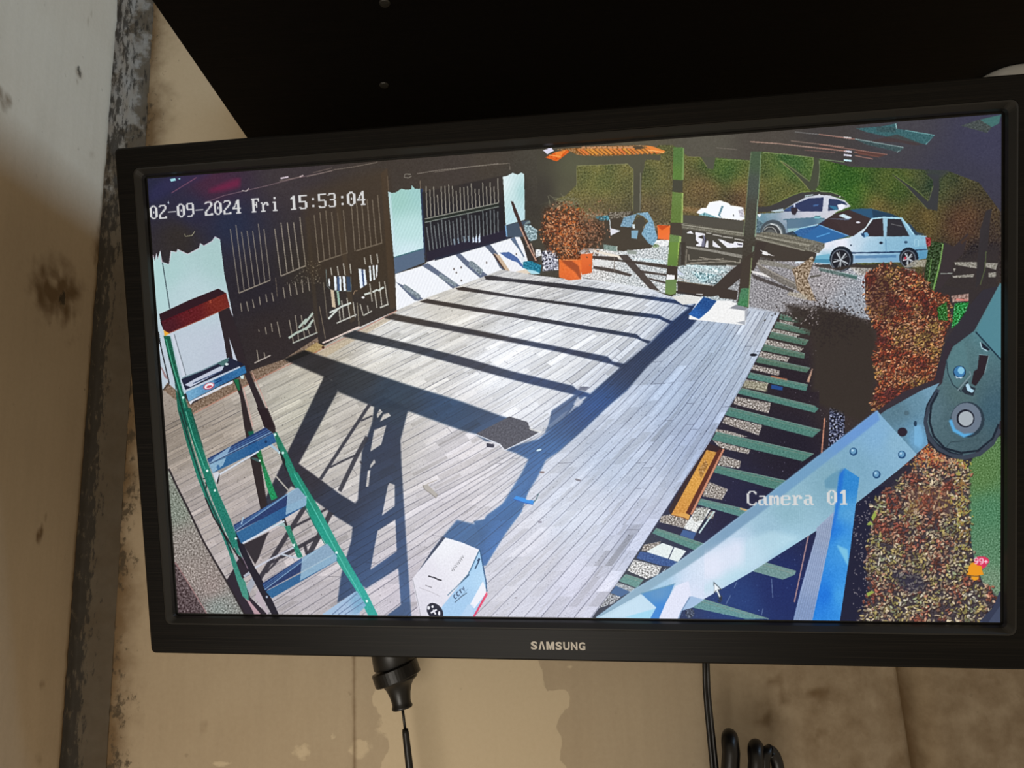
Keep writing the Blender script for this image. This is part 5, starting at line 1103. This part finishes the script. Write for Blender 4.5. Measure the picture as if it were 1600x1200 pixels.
bm = bmesh.new(); lathe(bm, [(r*s, z*s) for r, z in ((30, -50), (33, -45))]+[(r*s, z*s) for r, z in PX_[8:]]+[(4*s, .4*s)], 48, PM); from_bm('strain_relief', bm, mat_rubber, plug, True)
e1 = Vector(at(633, 1139, 1, YP))-b; e2 = Vector(at(640, 1200, 1, YP))-b; e3 = e2+(e2-e1)*2.2
bm = bmesh.new(); tube(bm, [-ax*.002, e1*.5, e1*1.05], .00105, 10); from_bm('wire', bm, mat_rubber, plug, True)
bm = bmesh.new(); tube(bm, [e1*.985, e1, e1+(e2-e1)*.1, e2, e3], [.0016, .0022, .0026, .0029, .0029], 14); from_bm('cable', bm, mat_rubber, plug, True)
up = -ax*118*s
bm = bmesh.new(); tube(bm, [up+ax*.004, up-ax*.02, up-ax*.06+Vector((0, .012, 0)), up-ax*.13+Vector((0, .018, .0))], .004, 12); from_bm('cord', bm, mat_rubber, plug, True)

# ---------------------------------------------------------------- black mains cord with its tied loops at the lower right
YC = -.05
mat_cord = plain('black_vinyl_cord', (.0050, .0040, .0034), .38, .45, 0, .2)
base = Vector(at(1112, 1200, 1, YC)); cord = bpy.data.objects.new('power_cord', None); C.objects.link(cord); cord.location = base
tag(cord, 'black flat power cord with tied loops hanging below the monitor', 'cord')
def A(px, py, y=YC): return Vector(at(px, py, 1, y))-base
bm = bmesh.new()
pts = [A(1098, 985, -.085), A(1101, 1010, -.065), A(1103, 1035), A(1104, 1075), A(1107, 1110), A(1111, 1150), A(1116, 1200), A(1122, 1250), A(1130, 1290)]
for dx in (-.0013, .0013): tube(bm, [q+Vector((dx*f, 0, 0)) for q, f in zip(pts, np.linspace(.9, 1.15, 9))], list(np.linspace(.0015, .0020, 9)), 12)
from_bm('strand', bm, mat_cord, cord, True)
def loop(cx0, ytop, cx1, w_px, ty, y0, dep, name='loop'):
    """an oblong turn of cord: up on the near side, over the top and down behind"""
    r = w_px/1100*.585/2
    n = A(cx0, ytop, y0); f = A(cx1, ytop+ty, y0+dep); mid = (n+f)/2
    lo_n, lo_f = A(cx0-8, 1330, y0), A(cx1-3, 1330, y0+dep)
    P_ = []
    for k in range(9): t_ = math.pi*k/8; P_.append(mid+(n-mid)*math.cos(t_)*1.0+Vector((0, 0, .011))*math.sin(t_)+Vector((0, 0, -.013)))
    for k in range(1, 8): u = k/8; P_.append(P_[8]*(1-u)+lo_f*u)
    m2 = (lo_n+lo_f)/2
    for k in range(9): t_ = math.pi*k/8; P_.append(m2+(lo_f-m2)*math.cos(t_)-Vector((0, 0, .012))*math.sin(t_))
    for k in range(1, 8): u = k/8; P_.append(lo_n*(1-u)+P_[0]*u)
    bm = bmesh.new(); tube(bm, P_, r, 14, 1., (0, 1, .2) if abs(dep) < .004 else (1, 0, 0), True)
    return from_bm(name, bm, mat_cord, cord, True)
loop(1138, 1147, 1141, 22, -1, -.062, .018)
loop(1178, 1161, 1183, 21, 2, -.062, .018)
loop(1190, 1167, 1212, 17.5, 3, -.052, .005)
bm = bmesh.new(); q = [A(1120, 1262, -.05)+Vector((.034*math.cos(a_)*.9+.026, .016*math.sin(a_)+.004, 0)) for a_ in np.linspace(0, 2*math.pi, 25)[:-1]]
tube(bm, q, .0022, 8, 1., (0, 0, 1), True); from_bm('tie', bm, mat_rubber, cord, True)
